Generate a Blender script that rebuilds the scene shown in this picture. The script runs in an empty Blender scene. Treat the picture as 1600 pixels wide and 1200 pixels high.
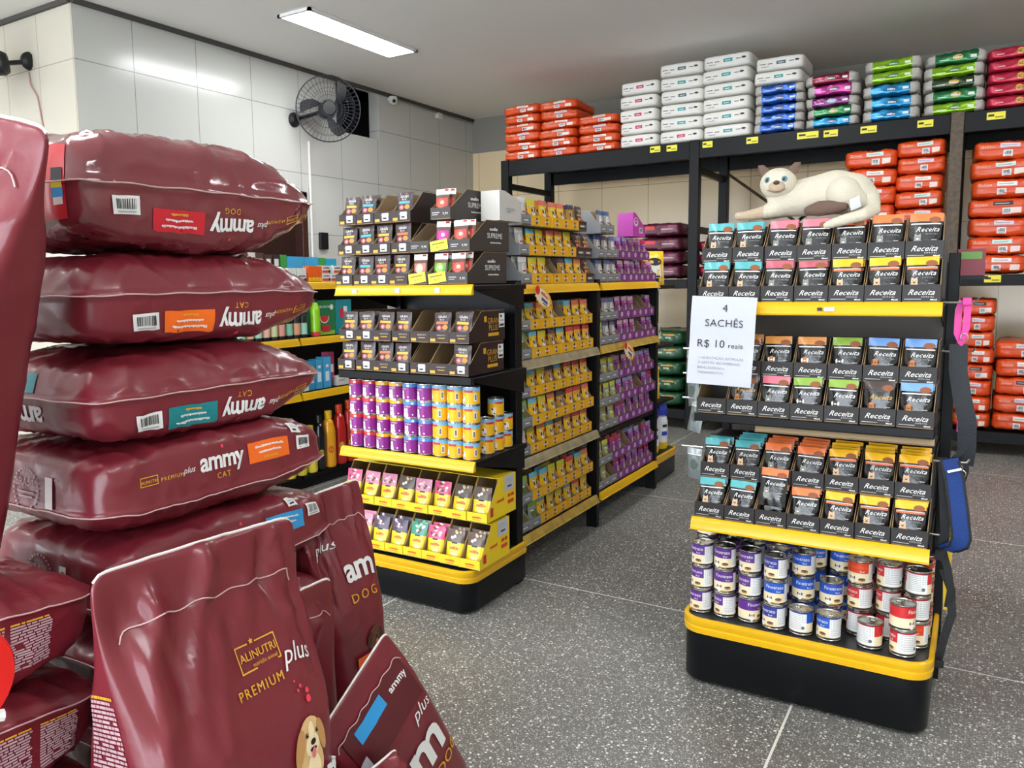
import bpy, bmesh, math, random
from mathutils import Vector, Matrix, noise
random.seed(11)
S = bpy.context.scene
COL = S.collection
PI = math.pi

# ------------------------------------------------------------------ camera
F_PX, CX, CY = 1261.5, 701.4, 582.7
YAW, PITCH, ROLL, EYE = -.578337, .112668, .0158845, 1.45
def camera():
    cy, sy, cp, sp = math.cos(YAW), math.sin(YAW), math.cos(PITCH), math.sin(PITCH)
    f = Vector((sy*cp, cy*cp, -sp)); r = Vector((cy, -sy, 0)); d = f.cross(r)
    cr, sr = math.cos(ROLL), math.sin(ROLL)
    r2 = cr*r + sr*d; d2 = -sr*r + cr*d
    cam = bpy.data.cameras.new('camera'); o = bpy.data.objects.new('camera', cam); COL.objects.link(o)
    m = Matrix((r2, -d2, -f)).transposed().to_4x4(); m.translation = (0, 0, EYE)
    o.matrix_world = m
    cam.sensor_width = 36; cam.sensor_fit = 'HORIZONTAL'; cam.lens = F_PX/1600*36
    cam.shift_x = (800-CX)/1600; cam.shift_y = (CY-600)/1600
    cam.clip_start = .02
    S.camera = o
camera()

# ------------------------------------------------------------------ world, exposure
LAMP_POWER = 32.0
SKY_POWER = 7.0
S.view_settings.view_transform = 'Standard'; S.view_settings.look = 'None'
S.view_settings.gamma = 1; S.view_settings.exposure = 0.22
w = bpy.data.worlds.new('world'); S.world = w; w.use_nodes = True
w.node_tree.nodes['Background'].inputs[0].default_value = (.86, .93, 1, 1)
w.node_tree.nodes['Background'].inputs[1].default_value = SKY_POWER

# ------------------------------------------------------------------ materials
def lin(h):
    h = h.lstrip('#'); c = [int(h[i:i+2], 16)/255 for i in (0, 2, 4)]
    return tuple(x/12.92 if x <= .04045 else ((x+.055)/1.055)**2.4 for x in c) + (1,)
MATS = {}
def mat(h, rough=.5, metal=0., coat=0., bump=0., bscale=60., emit=0., name=None, vary=0.):
    key = name or (h, rough, metal, coat, bump, bscale, emit, vary)
    if key in MATS: return MATS[key]
    m = bpy.data.materials.new(name or 'm_'+h.lstrip('#')); m.use_nodes = True
    nt = m.node_tree; b = nt.nodes['Principled BSDF']
    b.inputs['Base Color'].default_value = lin(h); b.inputs['Roughness'].default_value = rough
    b.inputs['Metallic'].default_value = metal; b.inputs['Coat Weight'].default_value = coat
    b.inputs['Coat Roughness'].default_value = .12
    if emit:
        b.inputs['Emission Color'].default_value = lin(h); b.inputs['Emission Strength'].default_value = emit
    if bump or vary:
        t = nt.nodes.new('ShaderNodeTexCoord'); n = nt.nodes.new('ShaderNodeTexNoise')
        n.inputs['Scale'].default_value = bscale; n.inputs['Detail'].default_value = 5
        nt.links.new(t.outputs['Object'], n.inputs['Vector'])
        if bump:
            bp = nt.nodes.new('ShaderNodeBump'); bp.inputs['Strength'].default_value = bump; bp.inputs['Distance'].default_value = .01
            nt.links.new(n.outputs['Fac'], bp.inputs['Height']); nt.links.new(bp.outputs[0], b.inputs['Normal'])
        if vary:
            mx = nt.nodes.new('ShaderNodeMix'); mx.data_type = 'RGBA'; mx.blend_type = 'MULTIPLY'
            cr = nt.nodes.new('ShaderNodeValToRGB'); cr.color_ramp.elements[0].color = (1-vary,)*3+(1,); cr.color_ramp.elements[0].position = .35
            cr.color_ramp.elements[1].position = .65
            nt.links.new(n.outputs['Fac'], cr.inputs[0]); mx.inputs[0].default_value = 1
            mx.inputs[6].default_value = lin(h); nt.links.new(cr.outputs[0], mx.inputs[7]); nt.links.new(mx.outputs[2], b.inputs['Base Color'])
    MATS[key] = m
    return m

def tile_mat(name, h, grout, tw, th, ox, oz, axis, rough=.18):
    """Large glossy wall tiles; axis = which world axis runs along the wall."""
    m = bpy.data.materials.new(name); m.use_nodes = True; nt = m.node_tree; b = nt.nodes['Principled BSDF']
    geo = nt.nodes.new('ShaderNodeNewGeometry'); sp = nt.nodes.new('ShaderNodeSeparateXYZ'); cb = nt.nodes.new('ShaderNodeCombineXYZ')
    nt.links.new(geo.outputs['Position'], sp.inputs[0])
    for i, (src, off) in enumerate(((axis, ox), ('Z', oz))):
        a = nt.nodes.new('ShaderNodeMath'); a.operation = 'SUBTRACT'; a.inputs[1].default_value = off-50*(tw, th)[i]
        nt.links.new(sp.outputs[src], a.inputs[0]); nt.links.new(a.outputs[0], cb.inputs[i])
    br = nt.nodes.new('ShaderNodeTexBrick'); br.offset = 0; br.inputs['Scale'].default_value = 1
    br.inputs['Brick Width'].default_value = tw; br.inputs['Row Height'].default_value = th
    br.inputs['Mortar Size'].default_value = .0035; br.inputs['Mortar Smooth'].default_value = .1
    br.inputs['Color1'].default_value = lin(h); br.inputs['Color2'].default_value = lin(h); br.inputs['Mortar'].default_value = lin(grout)
    nt.links.new(cb.outputs[0], br.inputs['Vector']); nt.links.new(br.outputs['Color'], b.inputs['Base Color'])
    bp = nt.nodes.new('ShaderNodeBump'); bp.inputs['Strength'].default_value = .4; bp.inputs['Distance'].default_value = .003; bp.invert = True
    nt.links.new(br.outputs['Fac'], bp.inputs['Height']); nt.links.new(bp.outputs[0], b.inputs['Normal'])
    b.inputs['Roughness'].default_value = rough
    return m

def floor_mat():
    m = bpy.data.materials.new('terrazzo'); m.use_nodes = True; nt = m.node_tree; b = nt.nodes['Principled BSDF']; L = nt.links.new
    geo = nt.nodes.new('ShaderNodeNewGeometry')
    def ramp(src, stops):
        r = nt.nodes.new('ShaderNodeValToRGB'); r.color_ramp.interpolation = 'LINEAR'
        e = r.color_ramp.elements
        e[0].position, e[0].color = stops[0][0], lin(stops[0][1]); e[1].position, e[1].color = stops[-1][0], lin(stops[-1][1])
        for p, c in stops[1:-1]: x = e.new(p); x.color = lin(c)
        L(src, r.inputs[0]); return r
    def mix(fac, a, bb, mode='MIX'):
        x = nt.nodes.new('ShaderNodeMix'); x.data_type = 'RGBA'; x.blend_type = mode
        if hasattr(fac, 'links') or not isinstance(fac, (int, float)): L(fac, x.inputs[0])
        else: x.inputs[0].default_value = fac
        for k, v in ((6, a), (7, bb)):
            if isinstance(v, tuple): x.inputs[k].default_value = v
            else: L(v, x.inputs[k])
        return x.outputs[2]
    n = nt.nodes.new('ShaderNodeTexNoise'); n.inputs['Scale'].default_value = 1.3; n.inputs['Detail'].default_value = 6; L(geo.outputs['Position'], n.inputs['Vector'])
    base = ramp(n.outputs['Fac'], [(.3, '#5f5e5b'), (.7, '#787773')]).outputs[0]
    col = base
    for sc, thr, c, rad in ((78, .78, '#efede6', .34), (130, .68, '#d5d3cb', .36), (210, .62, '#b5b3ac', .4), (160, .78, '#3f3e3c', .38)):
        v = nt.nodes.new('ShaderNodeTexVoronoi'); v.inputs['Scale'].default_value = sc; L(geo.outputs['Position'], v.inputs['Vector'])
        sx = nt.nodes.new('ShaderNodeSeparateColor'); L(v.outputs['Color'], sx.inputs[0])
        g = nt.nodes.new('ShaderNodeMath'); g.operation = 'GREATER_THAN'; g.inputs[1].default_value = thr; L(sx.outputs[0], g.inputs[0])
        d = nt.nodes.new('ShaderNodeMath'); d.operation = 'LESS_THAN'; d.inputs[1].default_value = rad; L(v.outputs['Distance'], d.inputs[0])
        f = nt.nodes.new('ShaderNodeMath'); f.operation = 'MULTIPLY'; L(g.outputs[0], f.inputs[0]); L(d.outputs[0], f.inputs[1])
        col = mix(f.outputs[0], col, lin(c))
    br = nt.nodes.new('ShaderNodeTexBrick'); br.offset = 0; br.inputs['Scale'].default_value = 1
    br.inputs['Brick Width'].default_value = 1.72; br.inputs['Row Height'].default_value = 1.77; br.inputs['Mortar Size'].default_value = .0042
    a = nt.nodes.new('ShaderNodeVectorMath'); a.operation = 'SUBTRACT'; a.inputs[1].default_value = (-.46-1.72*20, 3.39-1.77*20, 0); L(geo.outputs['Position'], a.inputs[0])
    L(a.outputs[0], br.inputs['Vector'])
    col = mix(br.outputs['Fac'], col, lin('#e6e4dc'))
    L(col, b.inputs['Base Color'])
    r2 = nt.nodes.new('ShaderNodeMapRange'); r2.inputs[3].default_value = .28; r2.inputs[4].default_value = .45; L(n.outputs['Fac'], r2.inputs[0]); L(r2.outputs[0], b.inputs['Roughness'])
    return m

BLACK = mat('#0d0e10', .42, bump=.05, bscale=300, name='black_powder_coat')
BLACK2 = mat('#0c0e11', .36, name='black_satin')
YEL = mat('#e3b00a', .32, coat=.2, name='yellow_rail')
KRAFT = mat('#8b7355', .8, name='kraft_cardboard')
for _m, _s in ((BLACK, .2), (BLACK2, .22)): _m.node_tree.nodes['Principled BSDF'].inputs['Specular IOR Level'].default_value = _s
WHITE = mat('#e4e4e2', .45, name='white_print')
PAPER = mat('#bcbfc7', .7, name='paper')
INK = mat('#26262a', .6, name='ink')
GREY = mat('#a9abad', .5, name='grey_print')
GOLD = mat('#d9a32e', .45, name='gold_print')
STEEL = mat('#c9c7c0', .25, metal=1, name='can_steel')
TAGY = mat('#efe23a', .5, name='yellow_tag')

# ------------------------------------------------------------------ mesh building
_TXT = {}
def text2d(s, bold=0., shear=0., res=2, sp=1.):
    key = (s, bold, shear, res, sp)
    if key in _TXT: return _TXT[key]
    c = bpy.data.curves.new('t', 'FONT'); c.body = s; c.size = 1; c.offset = bold; c.shear = shear; c.resolution_u = res; c.space_character = sp
    o = bpy.data.objects.new('t', c)
    me = bpy.data.meshes.new_from_object(o)
    vs = [(v.co.x, v.co.y) for v in me.vertices]; fs = [tuple(p.vertices) for p in me.polygons]
    bpy.data.objects.remove(o); bpy.data.curves.remove(c); bpy.data.meshes.remove(me)
    x0 = min(v[0] for v in vs); x1 = max(v[0] for v in vs)
    vs = [(x-(x0+x1)/2, y) for x, y in vs]
    _TXT[key] = (vs, fs, x1-x0)
    return _TXT[key]

class MB:
    def __init__(s): s.v = []; s.f = []; s.m = []; s.mats = []
    def mi(s, m):
        if m not in s.mats: s.mats.append(m)
        return s.mats.index(m)
    def add(s, vs, fs, m):
        b = len(s.v); s.v += [tuple(v) for v in vs]; k = s.mi(m)
        for f in fs: s.f.append(tuple(b+i for i in f)); s.m.append(k)
        return s
    def box(s, x0, x1, y0, y1, z0, z1, m, xf=None):
        vs = [(x, y, z) for z in (z0, z1) for y in (y0, y1) for x in (x0, x1)]
        if xf: vs = [xf @ Vector(v) for v in vs]
        return s.add(vs, [(0, 2, 3, 1), (4, 5, 7, 6), (0, 1, 5, 4), (2, 6, 7, 3), (0, 4, 6, 2), (1, 3, 7, 5)], m)
    def poly(s, pts, m): return s.add(pts, [tuple(range(len(pts)))], m)
    def prism(s, pts, x0, x1, m, m0=None, m1=None):
        """polygon in (y, z), counter-clockwise seen from +x, between x0 and x1"""
        n = len(pts)
        s.add([(x1, y, z) for y, z in pts], [tuple(range(n))], m1 or m)
        s.add([(x0, y, z) for y, z in pts], [tuple(range(n))[::-1]], m0 or m)
        s.add([(x0, y, z) for y, z in pts]+[(x1, y, z) for y, z in pts], [(i, (i+1) % n, n+(i+1) % n, n+i) for i in range(n)], m)
        return s
    def lathe(s, prof, m, n=20, c=(0, 0, 0), ax='z', a0=0, a1=2*PI):
        """prof: [(r, h), ...]; m: one material or one per band"""
        full = abs(a1-a0-2*PI) < 1e-6; cols = n if full else n+1
        for k in range(len(prof)-1):
            vs = []
            for r, h in prof[k:k+2]:
                for i in range(cols):
                    a = a0+(a1-a0)*i/n; x, y = r*math.cos(a), r*math.sin(a)
                    p = {'z': (x, y, h), 'y': (x, h, -y), 'x': (h, x, y)}[ax]
                    vs.append((p[0]+c[0], p[1]+c[1], p[2]+c[2]))
            fs = [(i, (i+1) % cols, cols+(i+1) % cols, cols+i) for i in range(n)]
            s.add(vs, fs, m[k] if isinstance(m, (list, tuple)) else m)
        return s
    def tube(s, pts, r, m, n=6, closed=False, flat=1.):
        pts = [Vector(p) for p in pts]; N = len(pts); vs = []; up0 = None
        for i, p in enumerate(pts):
            a = pts[(i-1) % N] if closed or i > 0 else p; b = pts[(i+1) % N] if closed or i < N-1 else p
            t = (b-a).normalized()
            if up0 is None:
                up0 = Vector((0, 0, 1)) if abs(t.z) < .9 else Vector((0, 1, 0))
            x = t.cross(up0).normalized(); y = x.cross(t).normalized(); up0 = y
            rr = r[i] if isinstance(r, (list, tuple)) else r
            for k in range(n):
                an = 2*PI*k/n; vs.append(p+x*math.cos(an)*rr+y*math.sin(an)*rr*flat)
        fs = []
        for i in range(N if closed else N-1):
            j = (i+1) % N
            fs += [(i*n+k, i*n+(k+1) % n, j*n+(k+1) % n, j*n+k) for k in range(n)]
        if not closed: fs += [tuple(range(n))[::-1], tuple((N-1)*n+k for k in range(n))]
        return s.add(vs, fs, m)
    def sheet(s, fn, nu, nv, m):
        """fn(a, b) over the unit square; m: material or m(a, b) of the cell"""
        vs = [fn(i/nu, j/nv) for j in range(nv+1) for i in range(nu+1)]
        b = len(s.v); s.v += [tuple(v) for v in vs]
        for j in range(nv):
            for i in range(nu):
                k = j*(nu+1)+i; s.f.append((b+k, b+k+1, b+k+nu+2, b+k+nu+1))
                s.m.append(s.mi(m((i+.5)/nu, (j+.5)/nv) if not isinstance(m, bpy.types.Material) else m))
        return s
    def text(s, t, m, fn, size, bold=0., shear=0., res=2, sp=1., maxw=None, cut=0., rot=0., at=(0, 0)):
        """lettering; fn(a, b) maps metres on the face to a point; size is the em size"""
        fake = bold if bold < .02 else 0.
        vs, fs, w = text2d(t, 0. if fake else bold, shear, res, sp)
        k = size if not maxw or w*size <= maxw else maxw/w
        vs = [(x*k, y*k) for x, y in vs]
        if cut: vs, fs = refine(vs, fs, cut)
        c, q = math.cos(rot), math.sin(rot)
        def lift(a, b):
            e = .0008; p = Vector(fn(a, b)); n = (Vector(fn(a+e, b))-Vector(fn(a-e, b))).cross(Vector(fn(a, b+e))-Vector(fn(a, b-e)))
            return p+n.normalized()*.00035 if n.length > 1e-12 else p
        s.add([fn(at[0]+(x-fake*k)*c-y*q, at[1]+(x-fake*k)*q+y*c) for x, y in vs], fs, m)
        if fake: s.add([lift(at[0]+(x+fake*k)*c-y*q, at[1]+(x+fake*k)*q+y*c) for x, y in vs], fs, m)
        return s
    def bars(s, m, fn, a, b, w, h, seed=1):
        """a printed word too small to read"""
        rg = random.Random(seed); x = a-w/2
        while x < a+w/2-h*.2:
            d = h*rg.uniform(.35, .7); s.rect(m, fn, x, x+d, b, b+h*rg.choice((.7, .7, 1.)), 1, 1); x += d+h*.16
        return s
    def rect(s, m, fn, a0, a1, b0, b1, nu=1, nv=1):
        return s.sheet(lambda i, j: fn(a0+(a1-a0)*i, b0+(b1-b0)*j), nu, nv, m)
    def disc(s, m, fn, a, b, ra, rb, n=12, rot=0.):
        c, q = math.cos(rot), math.sin(rot); P = []
        for i in range(n):
            x, y = ra*math.cos(2*PI*i/n), rb*math.sin(2*PI*i/n); P.append(fn(a+x*c-y*q, b+x*q+y*c))
        return s.add([fn(a, b)]+P, [(0, i+1, (i+1) % n+1) for i in range(n)], m)
    def shape(s, m, fn, pts): return s.poly([fn(a, b) for a, b in pts], m)
    def barcode(s, fn, a, b, w, h, seed=1, nu=1, fn2=None):
        rg = random.Random(seed); fn2 = fn2 or fn
        s.rect(WHITE, fn, a-w/2, a+w/2, b-h/2, b+h/2, nu, nu)
        x = a-w*.36
        while x < a+w*.34:
            d = w*rg.choice((.015, .03, .045)); s.rect(INK, fn2, x, x+d, b-h*.2, b+h*.34); x += d+w*rg.choice((.02, .035))
        s.rect(GREY, fn2, a-w*.34, a+w*.34, b-h*.4, b-h*.3)
        return s
    def mesh(s, name, angle=40, smooth=True, weld=False):
        me = bpy.data.meshes.new(name); me.from_pydata(s.v, [], s.f)
        for m in s.mats: me.materials.append(m)
        me.polygons.foreach_set('material_index', s.m)
        if weld:
            bm = bmesh.new(); bm.from_mesh(me); bmesh.ops.remove_doubles(bm, verts=bm.verts, dist=1e-5); bm.to_mesh(me); bm.free()
        me.update()
        if smooth:
            me.polygons.foreach_set('use_smooth', [True]*len(me.polygons)); me.set_sharp_from_angle(angle=math.radians(angle))
        return me
    def obj(s, name, parent=None, **k):
        bev = k.pop('bevel', 0)
        o = link(name, s.mesh(name, **k), parent)
        if bev:
            b = o.modifiers.new('b', 'BEVEL'); b.width = bev; b.segments = 2; b.limit_method = 'ANGLE'; b.angle_limit = math.radians(40)
        return o

def refine(vs, fs, cut):
    """cut lettering into small cells so that it can follow a curved face"""
    bm = bmesh.new(); B = [bm.verts.new((x, y, 0)) for x, y in vs]
    for f in fs:
        try: bm.faces.new([B[i] for i in f])
        except ValueError: pass
    for k in (0, 1):
        lo, hi = min(v[k] for v in vs), max(v[k] for v in vs); n = int((hi-lo)/cut)
        for i in range(1, n+1):
            co = [0, 0, 0]; no = [0, 0, 0]; co[k] = lo+(hi-lo)*i/(n+1); no[k] = 1
            bmesh.ops.bisect_plane(bm, geom=bm.verts[:]+bm.edges[:]+bm.faces[:], dist=1e-6, plane_co=co, plane_no=no)
    bm.verts.index_update()
    r = [(v.co.x, v.co.y) for v in bm.verts], [tuple(v.index for v in f.verts) for f in bm.faces]
    bm.free(); return r

def link(name, me, parent=None, loc=None, rot=None):
    o = bpy.data.objects.new(name, me); COL.objects.link(o)
    if parent: o.parent = parent
    if loc is not None: o.location = loc
    if rot is not None: o.rotation_euler = rot
    return o
def tag(o, label=None, cat=None, group=None, kind=None):
    if label: o['label'] = label
    if cat: o['category'] = cat
    if group: o['group'] = group
    if kind: o['kind'] = kind
    return o
def thing(name, label, cat, loc=(0, 0, 0), rot=(0, 0, 0), group=None):
    return tag(link(name, None, None, loc, rot), label, cat, group)
def dup(o, parent=None):
    c = o.copy(); COL.objects.link(c)
    if parent: c.parent = parent
    for ch in list(o.children): dup(ch, c)
    return c
NTH = 'first second third fourth fifth sixth seventh eighth ninth tenth eleventh twelfth'.split()
rnd = random.uniform

# ------------------------------------------------------------------ room
XW, YB, ZC, YC = -5.667, 9.342, 3.56, 3.69        # left wall, back wall, ceiling, where the left wall steps back
TILE_L = tile_mat('wall_tile_left', '#c6c7c2', '#8f8e88', .621, .592, 4.199, 3.133, 'Y', .2)
TILE_F = tile_mat('wall_tile_return', '#c9c3b4', '#a09a8c', .45, .592, -5.68, 3.133, 'X', .2)
TILE_B = tile_mat('wall_tile_back', '#f0d9b2', '#b39a72', .575, .592, -3.85, 2.54, 'X', .16)
PLASTER = mat('#efebe4', .8, bump=.04, bscale=40, name='ceiling_plaster')
PAINT = mat('#8f8b84', .85, bump=.08, bscale=25, name='painted_band')
def struct(o): return tag(o, kind='structure')
struct(MB().box(-9.5, 4.6, -4, YB+.15, -.12, 0, floor_mat()).obj('floor', smooth=False))
struct(MB().box(-9.5, 4.6, -4, YB+.15, ZC, ZC+.15, PLASTER).obj('ceiling', smooth=False))
OY0, OY1, OZ0 = 6.62, 7.34, 3.03                                      # high opening in the left wall
DY0, DY1, DZ = 4.95, 6.10, 2.35                                       # dark door in the left wall
m = MB(); xb = XW-.14
m.box(xb, XW, YC+.008, DY0, 0, ZC, TILE_L); m.box(xb, XW, DY0, DY1, DZ, ZC, TILE_L); m.box(xb, XW, DY1, OY0, 0, ZC, TILE_L)
m.box(xb, XW, OY0, OY1, 0, OZ0, TILE_L); m.box(xb, XW, OY1, YB+.15, 0, ZC, TILE_L)
struct(m.obj('wall_left', smooth=False))
struct(MB().box(-9.5, XW, YC, YC+.008, 0, ZC, TILE_F).obj('wall_return', smooth=False))
m = MB(); m.box(XW, 4.6, YB, YB+.15, 0, 3.12, TILE_B); m.box(XW, 4.6, YB, YB+.15, 3.12, ZC, PAINT)
struct(m.obj('wall_back', smooth=False))
struct(MB().box(4.5, 4.65, -4, YB, 0, ZC, mat('#d8d2c6', .5, name='side_wall_paint')).obj('wall_right', smooth=False))
m = MB(); DP = mat('#d6d3cd', .6, name='shopfront_paint')
m.box(-9.5, 4.6, -4.15, -4, 2.95, ZC, DP); m.box(-9.5, -8.2, -4.15, -4, 0, 2.95, DP); m.box(2.9, 4.6, -4.15, -4, 0, 2.95, DP)
struct(m.obj('wall_front', smooth=False))
struct(MB().box(-9.6, -9.5, -4, YC, 0, ZC, DP).obj('wall_side', smooth=False))
DARKT = mat('#4a4744', .7, name='dark_moulding')  # dark grey moulding between wall and ceiling
struct(MB().box(XW, XW+.03, YC, YB, ZC-.035, ZC, DARKT).obj('trim_1', smooth=False))
struct(MB().box(-9.5, XW, YC-.03, YC, ZC-.035, ZC, DARKT).obj('trim_2', smooth=False))
# opening box behind the wall
VOID = mat('#0b0b0d', .9, name='dark_void')
m = MB(); m.box(xb-.6, xb-.55, OY0-.4, OY1+.4, OZ0-.3, ZC, VOID); m.box(xb-.6, xb, OY0-.4, OY0-.35, OZ0-.3, ZC, VOID)
m.box(xb-.6, xb, OY1+.35, OY1+.4, OZ0-.3, ZC, VOID); m.box(xb-.6, xb, OY0-.4, OY1+.4, OZ0-.3, OZ0-.25, VOID); m.box(xb-.6, xb, OY0-.4, OY1+.4, ZC, ZC+.05, VOID)
struct(m.obj('window_1', smooth=False))
# door
DW = mat('#2b1512', .35, bump=.1, bscale=18, name='dark_wood'); DW2 = mat('#3d211b', .35, name='dark_wood_frame')
d = struct(MB().box(xb+.02, xb+.06, DY0+.06, DY1-.06, 0, DZ-.06, DW).obj('door_1', smooth=False))
m = MB(); m.box(XW-.1, XW+.025, DY0-.01, DY0+.07, 0, DZ, DW2); m.box(XW-.1, XW+.025, DY1-.07, DY1+.01, 0, DZ, DW2); m.box(XW-.1, XW+.025, DY0-.01, DY1+.01, DZ-.07, DZ+.01, DW2)
m.obj('door_frame', d, bevel=.006)
MB().tube([(xb+.06, DY0+.16, 1.05), (xb+.11, DY0+.16, 1.05), (xb+.11, DY0+.28, 1.05)], .01, STEEL).obj('door_handle', d)

# ceiling lamps
DIFF = bpy.data.materials.new('lamp_diffuser'); DIFF.use_nodes = True
DIFF.node_tree.nodes['Principled BSDF'].inputs['Emission Color'].default_value = (.97, .99, 1, 1)
DIFF.node_tree.nodes['Principled BSDF'].inputs['Emission Strength'].default_value = LAMP_POWER
LAMPS = [(-4.56, 5.57, 'slim white ceiling lamp glowing above the wall fan'), (-1.75, 5.3, 'slim ceiling lamp above the main food shelves'),
         (1.2, 5.3, 'added unseen slim ceiling lamp near the orange bag racks'), (-4.56, 1.0, 'added unseen slim ceiling lamp above the stacked maroon bags'),  # from this line on: unseen lamps, added to light the shop
         (-2.3, .8, 'added unseen slim ceiling lamp above the shop entrance aisle'), (1.2, 1.0, 'added unseen slim ceiling lamp above the entrance wall side'),
         (-7.4, 1.0, 'added unseen slim ceiling lamp beside the corner fan'), (-3.0, -2.2, 'added unseen slim ceiling lamp just inside the shopfront')]
for i, (x, y, lab) in enumerate(LAMPS):
    t = thing('ceiling_light', lab, 'ceiling light', (x, y, ZC), (0, 0, .0), 'ceiling lamps')
    m = MB(); fr = mat('#e8e8e6', .4, name='lamp_frame'); a, b = .17, .72
    for q in ((-a, -a+.025, -b, b), (a-.025, a, -b, b), (-a, a, -b, -b+.025), (-a, a, b-.025, b)): m.box(q[0], q[1], q[2], q[3], -.022, 0, fr)
    m.obj('lamp_frame', t, smooth=False)
    MB().box(-a+.025, a-.025, -b+.025, b-.025, -.016, -.001, DIFF).obj('diffuser', t, smooth=False)
# ------------------------------------------------------------------ pallet rack along the back wall
RY, RD = 7.65, 1.12
rack = thing('pallet_rack', 'tall black steel rack along the back wall carrying food bags', 'storage rack', (0, RY, 0))
PX = [-4.25, -2.25, -.19, 1.85]
RUST = mat('#5b4a34', .5, bump=.15, bscale=30, vary=.5, name='worn_black_steel')
for i, x in enumerate(PX):
    for y in (0, RD-.09):
        MB().box(x-.045, x+.045, y, y+.09, 0, 2.70 if y else 2.71, RUST if (i == 2 and y == 0) else BLACK).obj('post', rack, bevel=.004)
    for z in (.5, 1.9, 2.45):
        MB().box(x-.02, x+.02, .09, RD-.09, z-.03, z+.03, BLACK).obj('cross_bar', rack)
for i in range(3):
    a, b = PX[i]+.045, PX[i+1]-.045
    for z0, z1, t in ((.10, .19, .02), (1.35, 1.435, .02), (2.545, 2.70, .02)):
        for y in (.005, RD-.045): MB().box(a, b, y, y+.04, z0, z1, BLACK).obj('beam', rack, bevel=.004)
        MB().box(a, b, .045, RD-.045, z1-.03, z1-.004, BLACK2).obj('shelf_panel', rack, smooth=False)
MB().tube([(-2.2, RD-.05, 2.5), (-.85, RD-.05, 1.45)], .016, RUST).obj('brace', rack)
MB().tube([(-.9, RD-.03, 2.5), (-2.2, RD-.03, 1.45)], .016, BLACK).obj('brace', rack)
for i, (x, z, wd) in enumerate([(-2.62, 2.665, .1), (-2.46, 2.66, .1), (-2.13, 2.66, .09), (-1.737, 2.655, .1), (-1.28, 2.65, .17), (-1.1, 2.645, .11), (-.814, 2.645, .12), (-.409, 2.645, .11), (.06, 2.65, .12), (.099, 1.405, .11)]):
    f = lambda p, q: (x+p, .0042-.002, z+q)
    m = MB(); m.rect(TAGY, f, -wd/2, wd/2, -.028, .028)
    f2 = lambda p, q: (x+p, -.0005, z+q)
    m.rect(INK, f2, -wd*.42, -wd*.1, -.004, .012); m.rect(mat('#8f8a2a', .6), f2, -wd*.05, wd*.4, -.015, -.006)
    m.obj('price_tag', rack, smooth=False)

# ------------------------------------------------------------------ shelving
def rail(x0, x1, y, z, h=.042, m=YEL, tilt=.012):
    """price rail along x whose lip faces -y, top edge at z"""
    b = MB(); n = 8
    prof = [(y, z), (y-.006, z-.004), (y-.012, z-h*.3), (y-.016, z-h*.55), (y-.02, z-h*.9), (y-.026, z-h), (y-.02, z-h-.003), (y, z-h)]
    b.prism(prof[::-1], x0, x1, m)
    return b
def to_side(mb):                                   # turn a rail built along x (lip to -y) into one along y (lip to +x)
    mb.v = [(-y, x, z) for x, y, z in mb.v]; return mb
def slab(t, x0, x1, y0, y1, z, th=.03, m=BLACK, name='shelf'): return MB().box(x0, x1, y0, y1, z-th, z, m).obj(name, t, bevel=.003)
def rim_base(t, x0, x1, y0, y1, zt, rad=.07, back=False):
    """display base with rounded front corners (front = y0), yellow rim"""
    def loop(g):
        P = []
        for cx, cy, a0 in ((x0+rad, y0+rad, PI), (x1-rad, y0+rad, 1.5*PI)):
            for k in range(9):
                a = a0+k*PI/16; P.append((cx+(rad+g)*math.cos(a), cy+(rad+g)*math.sin(a)))
        return P+[(x1+g, y1), (x0-g, y1)]
    def band(pr, m, cap=None):
        b = MB(); L = [[(x, y, z) for x, y in loop(g)] for g, z in pr]; n = len(L[0])
        b.v = [p for l in L for p in l]
        for k in range(len(L)-1):
            for i in range(n): b.f.append((k*n+i, k*n+(i+1) % n, (k+1)*n+(i+1) % n, (k+1)*n+i)); b.m.append(b.mi(m))
        if cap: b.f.append(tuple((len(L)-1)*n+i for i in range(n))); b.m.append(b.mi(cap))
        return b
    band([(-.006, .012), (0, .02), (0, zt-.06)], BLACK2).obj('base', t, angle=50)
    band([(0, zt-.056), (.006, zt-.055), (.009, zt-.034), (.005, zt-.031), (.005, zt-.027), (.009, zt-.022), (.008, zt-.003), (.003, zt), (-.006, zt), (-.008, zt-.008)], YEL).obj('base_rim', t, angle=50)
    band([(-.002, zt-.02), (-.006, zt-.007)], BLACK2, mat('#1d2022', .3, name='base_top_vinyl')).obj('base_top', t, angle=50)

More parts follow.
